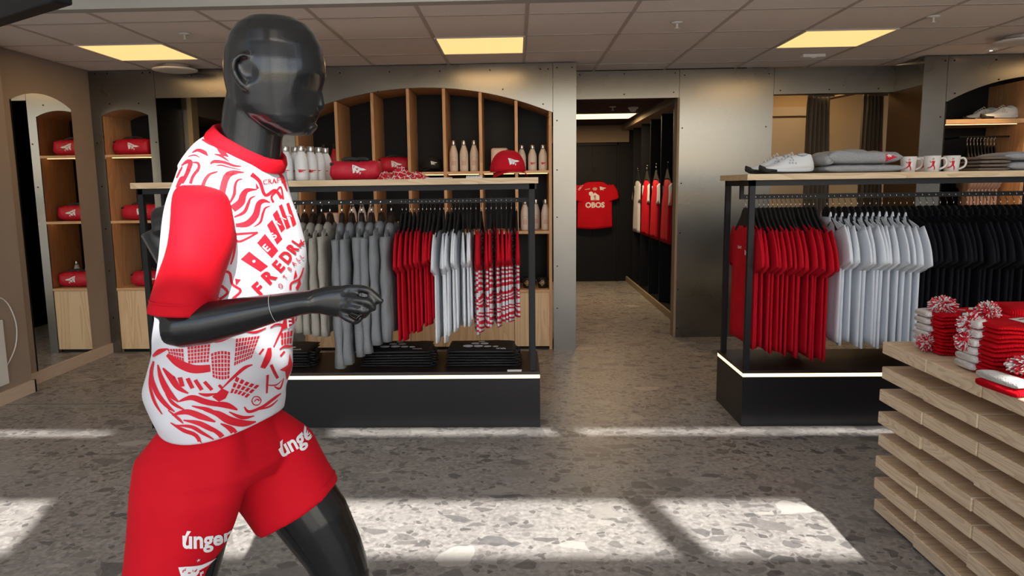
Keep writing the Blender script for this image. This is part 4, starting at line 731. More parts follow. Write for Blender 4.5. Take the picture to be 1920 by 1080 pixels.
for k in range(6):
    t, b = beanie(f'{("lowest", "second", "third", "fourth", "fifth", "topmost")[k]} red folded beanie of the rear left stack', 1.655 + random.uniform(-.006, .006), 2.725 + random.uniform(-.004, .004), TT + k * .0253, .235, .17, .025, random.uniform(-.04, .04), k, k in (1,), group='beanies of the rear left stack')
pompom(t, (-.075, -.0, .048), .045, 700, 60, (1.1, 1, .85)); mk('care_label', MB().box(-.055, -.005, -.088, -.0865, .012, .034), 'paper', t); mk('label_border', MB().box(-.058, -.002, -.0865, -.085, .009, .037), 'strap', t)
decal('knitted_lettering', [strip([(-.02, .02), (.0, .05), (.02, .02)], [.012] * 3), strip([(.04, .02), (.06, .055), (.09, .05)], [.014] * 3)], ['knitw'], b, ((0, 0, .1), (1, 0, 0), (0, 1, 0), (0, 0, 1)), t)
for k in range(6):
    t, b = beanie(f'{("lowest", "second", "third", "fourth", "fifth", "topmost")[k]} red folded beanie of the front right stack', 1.655 + random.uniform(-.006, .006), 2.415 + random.uniform(-.004, .004), TT + k * .0285, .27, .185, .0282, random.uniform(-.05, .05) + .03, 20 + k, k == 3, group='beanies of the front right stack')
pompom(t, (-.05, .10, .045), .038, 500, 61); pompom(t, (-.135, .05, .01), .042, 500, 62)
decal('knitted_lettering', txt('FF', .105, 0, .03, -.03, 0, .004), ['knitw'], b, ((0, 0, .1), (1, 0, 0), (0, 1, 0), (0, 0, 1)), t, off=.002)
def scarf(lab, x, y, z, L, Dp, H, rz, seed, group, mats=('knit', 'knitw'), stripe=.06):
    t = thing('folded_scarf', lab, 'scarf', (x, y, z), rz, group)
    n = int(L / stripe)
    for i in range(n):
        rg = [[(-L / 2 + (i + s) * stripe, Dp / 2 * (abs(cos(a)) ** .35) * (1 if cos(a) > 0 else -1), H / 2 + H / 2 * (abs(sin(a)) ** .6) * (1 if sin(a) > 0 else -1) + .003 * sin((i + s) * 2 + seed)) for a in [2 * pi * k / 20 for k in range(20)]] for s in (0, .33, .66, 1)]
        mk('knit_block', MB().loft(rg), mats[(i + seed) % 2], t, smooth=True)
    return t
for k in range(4): scarf(f'{("lowest", "second lowest", "second highest", "topmost")[k]} red and white folded scarf of the rear right stack', 1.99 + .008 * k, 2.80 - .012 * k, TT + k * .0425, .40, .20, .041, -.06 - .02 * k, k + 1, 'scarves of the rear right stack', stripe=(.2, .1, .2, .133)[k])
for k in range(2): scarf(f'{("lower", "upper")[k]} red and white folded scarf at the table front edge', 1.59, 2.205, TT + k * .024, .30, .17, .023, .12, k, 'scarves at the table front', stripe=.05)
t = thing('scarf_tassel', 'fluffy red and white tassel on the front scarves', 'tassel', (1.56, 2.20, TT + .048)); pompom(t, (0, 0, .030), .05, 800, 70, (1.5, 1.2, .6)); mk('core', MB().tube([(-.03, 0, .012), (.03, 0, .012)], .012, 8), 'knit', t)
# ================================================================ MANNEQUIN
mq = thing('mannequin', 'glossy black mannequin in running pose wearing red and white football kit', 'mannequin', (-.6, 1.45, 0))
OFF = Vector((.6, -1.45, 0))
def remeshed(mb, voxel, it=6, fac=.5):
    me = mb.mesh('tmp'); o = link('tmp', me, None)
    r = o.modifiers.new('r', 'REMESH'); r.mode = 'VOXEL'; r.voxel_size = voxel
    s = o.modifiers.new('s', 'SMOOTH'); s.factor = fac; s.iterations = it
    dg = bpy.context.evaluated_depsgraph_get(); dg.update(); n = bpy.data.meshes.new_from_object(o.evaluated_get(dg)); bpy.data.objects.remove(o); bpy.data.meshes.remove(me)
    n.polygons.foreach_set('use_smooth', [True] * len(n.polygons)); return n
def pull(me, c, r, v):
    c, v = Vector(c), Vector(v)
    for p in me.vertices:
        d = (p.co - c).length
        if d < r: k = 1 - (d / r) ** 2; p.co += v * k * k
# --- head, neck, arms, legs as one surface
B = MB(); HY = 1.43; hr = []
HS = [(1.678, -.478, -.444, .016), (1.673, -.505, -.416, .040), (1.662, -.524, -.396, .054), (1.645, -.538, -.381, .064), (1.62, -.548, -.369, .071), (1.59, -.553, -.3635, .075), (1.565, -.5535, -.3625, .0765), (1.545, -.551, -.366, .075), (1.525, -.547, -.370, .072), (1.508, -.540, -.374, .069), (1.49, -.522, -.381, .064), (1.475, -.495, -.390, .056), (1.464, -.470, -.397, .045), (1.456, -.448, -.405, .028)]
for z, b_, f_, w in HS:
    cx, a_ = (b_ + f_) / 2, (f_ - b_) / 2; ro = []
    for k in range(40):
        t_ = 2 * pi * k / 40; c_, s_ = cos(t_), sin(t_)
        ro.append((cx + a_ * c_, HY + w * (1 - .16 * c_) * (abs(s_) ** (.92)) * (1 if s_ > 0 else -1), z))
    hr.append(ro)
B.loft(hr)
B.tube([(-.376, HY, 1.550), (-.373, HY, 1.530), (-.3745, HY, 1.512), (-.380, HY, 1.503)], [.006, .009, .0115, .007], 10)     # nose
B.tube([(-.392, HY, 1.462), (-.398, HY, 1.468)], [.016, .014], 10)
B.tube([(-.56, 1.45, 1.30), (-.540, 1.444, 1.36), (-.519, 1.437, 1.43), (-.505, 1.432, 1.50), (-.49, HY, 1.55)], [.062, .059, .0585, .058, .055], 24)
B.loft([[(cx + a_ * cos(2 * pi * k / 28), 1.45 + b_ * sin(2 * pi * k / 28), z) for k in range(28)] for z, cx, a_, b_ in ((.80, -.61, .07, .10), (.90, -.615, .07, .10), (1.05, -.595, .08, .12), (1.2, -.565, .085, .125), (1.3, -.565, .075, .11), (1.36, -.56, .06, .085), (1.40, -.55, .05, .06))])
# right arm (near) and hand
B.tube([(-.57, 1.30, 1.33), (-.552, 1.262, 1.28), (-.553, 1.245, 1.235), (-.566, 1.232, 1.18), (-.588, 1.216, 1.125)], [.028, .036, .040, .040, .037], 20)
B.tube([(-.598, 1.212, 1.122), (-.575, 1.211, 1.122), (-.53, 1.209, 1.128), (-.47, 1.205, 1.141), (-.41, 1.20, 1.154), (-.365, 1.196, 1.163), (-.340, 1.194, 1.1655)], [.031, .0365, .036, .0315, .0245, .0205, .0195], 20)
B.tube([(-.350, 1.195, 1.165), (-.330, 1.194, 1.167), (-.310, 1.192, 1.167), (-.292, 1.190, 1.166), (-.283, 1.189, 1.165)], [(.0195, .0165), (.022, .0145), (.0265, .013), (.0275, .0115), (.024, .009)], 20, up=(0, 0, 1))
FG = [([(-.290, 1.192, 1.186), (-.264, 1.187, 1.188), (-.243, 1.184, 1.184), (-.222, 1.184, 1.164)], (.0075, .0070, .0062, .0045)), ([(-.288, 1.186, 1.172), (-.259, 1.178, 1.170), (-.243, 1.178, 1.165), (-.236, 1.183, 1.151)], (.0075, .0070, .0064, .0046)), ([(-.288, 1.183, 1.158), (-.262, 1.176, 1.155), (-.249, 1.181, 1.149), (-.257, 1.192, 1.141)], (.0074, .0068, .0063, .0048)), ([(-.292, 1.184, 1.146), (-.275, 1.180, 1.137), (-.267, 1.186, 1.133), (-.262, 1.198, 1.139)], (.0068, .0062, .0058, .0045))]
for pts, rs in FG: B.tube(crom(pts, 4), [rs[min(3, int(i / 4))] for i in range(13)], 12)
B.tube(crom([(-.330, 1.203, 1.158), (-.300, 1.222, 1.148), (-.278, 1.228, 1.140), (-.262, 1.224, 1.136)], 4), [.011] * 5 + [.0095] * 4 + [.0085] * 3 + [.006], 12)
# left arm (far) swung back
B.tube([(-.55, 1.63, 1.33), (-.63, 1.655, 1.315), (-.73, 1.675, 1.295), (-.825, 1.685, 1.270)], [.045, .047, .046, .046], 20)
B.tube([(-.835, 1.685, 1.268), (-.81, 1.69, 1.205), (-.74, 1.70, 1.14), (-.69, 1.705, 1.085)], [.044, .042, .033, .022], 20)
B.tube([(-.69, 1.705, 1.085), (-.665, 1.705, 1.06), (-.64, 1.705, 1.035)], [(.020, .015), (.026, .014), (.022, .011)], 16)
for q in range(4): B.tube([(-.655 + .010 * q, 1.712 - .012 * q + .006, 1.045), (-.635 + .008 * q, 1.712 - .012 * q, 1.015), (-.65, 1.705 - .008 * q, 1.0)], [.008, .0078, .006], 10)
B.tube([(-.67, 1.69, 1.065), (-.64, 1.675, 1.045), (-.625, 1.672, 1.03)], [.010, .009, .006], 10)
# right leg (near, straight) and left leg (far, stepping forward)
B.tube([(-.60, 1.39, .90), (-.64, 1.375, .80), (-.665, 1.37, .68), (-.69, 1.365, .56), (-.705, 1.362, .46), (-.735, 1.36, .33), (-.775, 1.36, .20), (-.80, 1.36, .09)], [.055, .078, .080, .068, .058, .056, .042, .034], 24)
B.tube([(-.81, 1.36, .08), (-.79, 1.36, .055), (-.72, 1.355, .035), (-.64, 1.35, .022), (-.60, 1.35, .018)], [(.04, .034), (.045, .036), (.035, .042), (.022, .042), (.012, .03)], 18, up=(0, 0, 1))
B.tube([(-.600, 1.52, .90), (-.565, 1.535, .78), (-.507, 1.548, .685), (-.462, 1.552, .61), (-.425, 1.553, .535), (-.408, 1.553, .485), (-.405, 1.553, .43), (-.42, 1.553, .32), (-.435, 1.553, .18), (-.44, 1.553, .09)], [.055, .072, .083, .080, .069, .064, .060, .056, .040, .034], 24)
B.tube([(-.45, 1.553, .08), (-.43, 1.553, .055), (-.36, 1.55, .035), (-.28, 1.548, .022), (-.24, 1.548, .018)], [(.04, .034), (.045, .036), (.035, .042), (.022, .042), (.012, .03)], 18, up=(0, 0, 1))
for sd in (-1, 1):      # ears
    ey = HY + sd * .073
    B.tube(crom([(-.478, ey - sd * .006, 1.588), (-.488, ey + sd * .006, 1.594), (-.503, ey + sd * .009, 1.588), (-.509, ey + sd * .009, 1.570), (-.504, ey + sd * .006, 1.552), (-.494, ey + sd * .001, 1.538), (-.484, ey - sd * .006, 1.530)], 4), [.0045] * 8 + [.006] * 12 + [.0055] * 5, 10)
bme = remeshed(B, .0034, 3, .5)
for sd in (-1, 1):
    pull(bme, (-.372, HY + sd * .036, 1.530), .052, (-.007, -sd * .005, 0)); pull(bme, (-.40, HY + sd * .052, 1.495), .04, (0, -sd * .004, 0)); pull(bme, (-.482, HY + sd * .075, 1.562), .022, (0, -sd * .005, 0))
bd = link('body', bme, 'mann', mq, OFF)
# joint line at the wrist
mk('wrist_joint', MB().loft([[(-.407 + x - .006 * sin(a), 1.1995 + .0252 * cos(a), 1.1545 + .0252 * sin(a)) for a in [2 * pi * k / 24 for k in range(24)]] for x in (-.0004, .0004)], cap=False), 'print_grey', mq, OFF)
# --- shirt
PH = R(12); FX, FY = cos(PH), -sin(PH); LX, LY = sin(PH), cos(PH)
SR = [(.880, -.612, .108, .150, 0, .04), (.92, -.612, .114, .157, 0, .03), (.98, -.607, .119, .164, 0, .015), (1.07, -.591, .119, .165, 0, 0), (1.15, -.573, .123, .169, 0, 0), (1.22, -.563, .122, .169, 0, 0), (1.28, -.563, .112, .159, 0, 0), (1.33, -.565, .100, .145, -.002, 0), (1.365, -.562, .092, .133, -.006, 0), (1.395, -.556, .086, .120, -.014, 0), (1.418, -.544, .075, .097, -.028, 0), (1.428, -.531, .066, .079, -.036, 0)]
def shirt_pt(z, cx, a_, b_, tl, lf, t_, d=0):
    c_, s_ = cos(t_), sin(t_); e = .92; c2 = (abs(c_) ** e) * (1 if c_ > 0 else -1); s2 = (abs(s_) ** e) * (1 if s_ > 0 else -1)
    a2, b2 = a_ + d, b_ + d
    return Vector((cx + FX * a2 * c2 + LX * b2 * s2, 1.45 + FY * a2 * c2 + LY * b2 * s2, z + tl * c_ + lf * c_ * c_ * (.35 if c_ > 0 else 1)))
rings = []
for q in crom(SR, 6):
    ro = []
    for k in range(96):
        t_ = 2 * pi * k / 96; p = shirt_pt(*q, t_); lo = max(0, min(1, (1.16 - q[0]) / .2))
        nz = noise.noise(Vector((p.x * 9, p.y * 9, p.z * 22))) * .007 * lo + noise.noise(Vector((p.x * 6, p.y * 6, p.z * 9 + 5))) * .005
        nz += .004 * lo * sin(40 * (p.z + .35 * p.x) + 3 * noise.noise(p * 5))
        if q[0] > 1.39: nz *= .2
        dv = Vector((p.x - q[1], p.y - 1.45, 0)).normalized(); ro.append(p + dv * nz)
    rings.append(ro)
shirt = link('shirt', MB().loft(rings).mesh('shirt', True), 'kit', mq, OFF)
col = []
for dz, dr in ((-.010, .004), (.004, .0035), (.017, -.004), (.018, -.009), (.004, -.010)):
    col.append([shirt_pt(1.428 + dz, -.531 + dz * .5, .066, .079, -.036, 0, 2 * pi * k / 60, dr) for k in range(60)])
mk('collar', MB().loft(col, cap=False), 'red', shirt, smooth=True)
def sleeve(rows, name='sleeve'):
    rg = []
    for cx, cy, cz, ra, rb, tx in crom(rows, 5):
        ro = []
        for k in range(40):
            a = 2 * pi * k / 40; p = Vector((cx + ra * cos(a), cy + rb * sin(a), cz + tx * cos(a))); w = .0035 * noise.noise(Vector((p.x * 14, p.y * 14, p.z * 7))) + .0022 * sin(p.z * 30 + a * 3)
            ro.append(p + Vector((cos(a), sin(a), 0)) * w)
        rg.append(ro)
    n = len(rg); rg.append([Vector(p) + Vector((0, 0, -.004)) for p in rg[-1]])
    return mk(name, MB().loft(rg), 'red', shirt, smooth=True)
slv = sleeve([(-.587, 1.335, 1.362, .018, .03, 0), (-.574, 1.315, 1.354, .034, .045, 0), (-.558, 1.285, 1.334, .046, .06, .006), (-.550, 1.262, 1.29, .051, .066, .008), (-.551, 1.247, 1.25, .054, .066, .004), (-.564, 1.236, 1.2, .053, .064, 0), (-.577, 1.227, 1.15, .051, .062, -.004)])
mk('sleeve_hem', MB().loft([[(-.5735 + (.0535 + d) * cos(a), 1.229 + (.0645 + d) * sin(a), z - .004 * cos(a)) for a in [2 * pi * k / 40 for k in range(40)]] for z, d in ((1.168, .0), (1.1665, .0012), (1.165, 0))], cap=False), 'red', slv, smooth=True)
def lsleeve():
    mb = MB(); mb.tube([(-.545, 1.58, 1.345), (-.57, 1.63, 1.332), (-.63, 1.655, 1.313), (-.70, 1.672, 1.288), (-.735, 1.68, 1.275)], [.05, .062, .062, .062, .063], 28); return mk('sleeve', mb, 'red', shirt, smooth=True)
lsleeve()
# --- shorts
G = MB()
G.loft([[(cx + FX * a_ * cos(t) + LX * b_ * sin(t), 1.45 + FY * a_ * cos(t) + LY * b_ * sin(t), z) for t in [2 * pi * k / 40 for k in range(40)]] for z, cx, a_, b_ in ((1.0, -.607, .075, .105), (.93, -.615, .078, .11), (.86, -.622, .098, .135), (.80, -.618, .125, .18), (.765, -.61, .10, .15))])
def leg_rings(rows, n=36): return [[Vector(c) + Vector(ax) * (ra * cos(2 * pi * k / n)) + Vector((0, 1, 0)) * (rb * sin(2 * pi * k / n)) for k in range(n)] for c, ax, ra, rb in rows]
G.loft(leg_rings([((-.625, 1.385, .90), (1, 0, 0), .07, .045), ((-.645, 1.375, .83), (1, 0, 0), .114, .088), ((-.655, 1.365, .76), (1, 0, 0), .112, .100), ((-.676, 1.362, .68), (1, 0, 0), .101, .098), ((-.697, 1.36, .61), (1, 0, .05), .090, .096), ((-.708, 1.36, .565), (1, 0, .06), .086, .096)]))
dv = (.86, 0, .51)
G.loft(leg_rings([((-.63, 1.515, .90), (1, 0, .1), .06, .045), ((-.608, 1.53, .83), (.95, 0, .3), .104, .088), ((-.562, 1.543, .765), (.9, 0, .44), .116, .100), ((-.525, 1.549, .695), dv, .110, .100), ((-.497, 1.552, .641), dv, .108, .101)]))
gme = remeshed(G, .006, 8, .5)
for v in gme.vertices:
    p = v.co; v.co += v.normal * (.0055 * noise.noise(Vector((p.x * 16, p.y * 10, p.z * 4))) + .004 * noise.noise(Vector((p.x * 8, p.y * 8, p.z * 3 + 4))))
shorts = link('shorts', gme, 'red', mq, OFF)
for nm, c, ax, ra, rb in (('hem_seam', (-.506, 1.551, .662), dv, .1065, .0995),):
    mk(nm, MB().tube([Vector(c) + Vector(ax) * (ra * cos(a)) + Vector((0, 1, 0)) * (rb * sin(a)) for a in [2 * pi * k / 40 for k in range(41)]], .0012, 5), 'redtee', shorts)
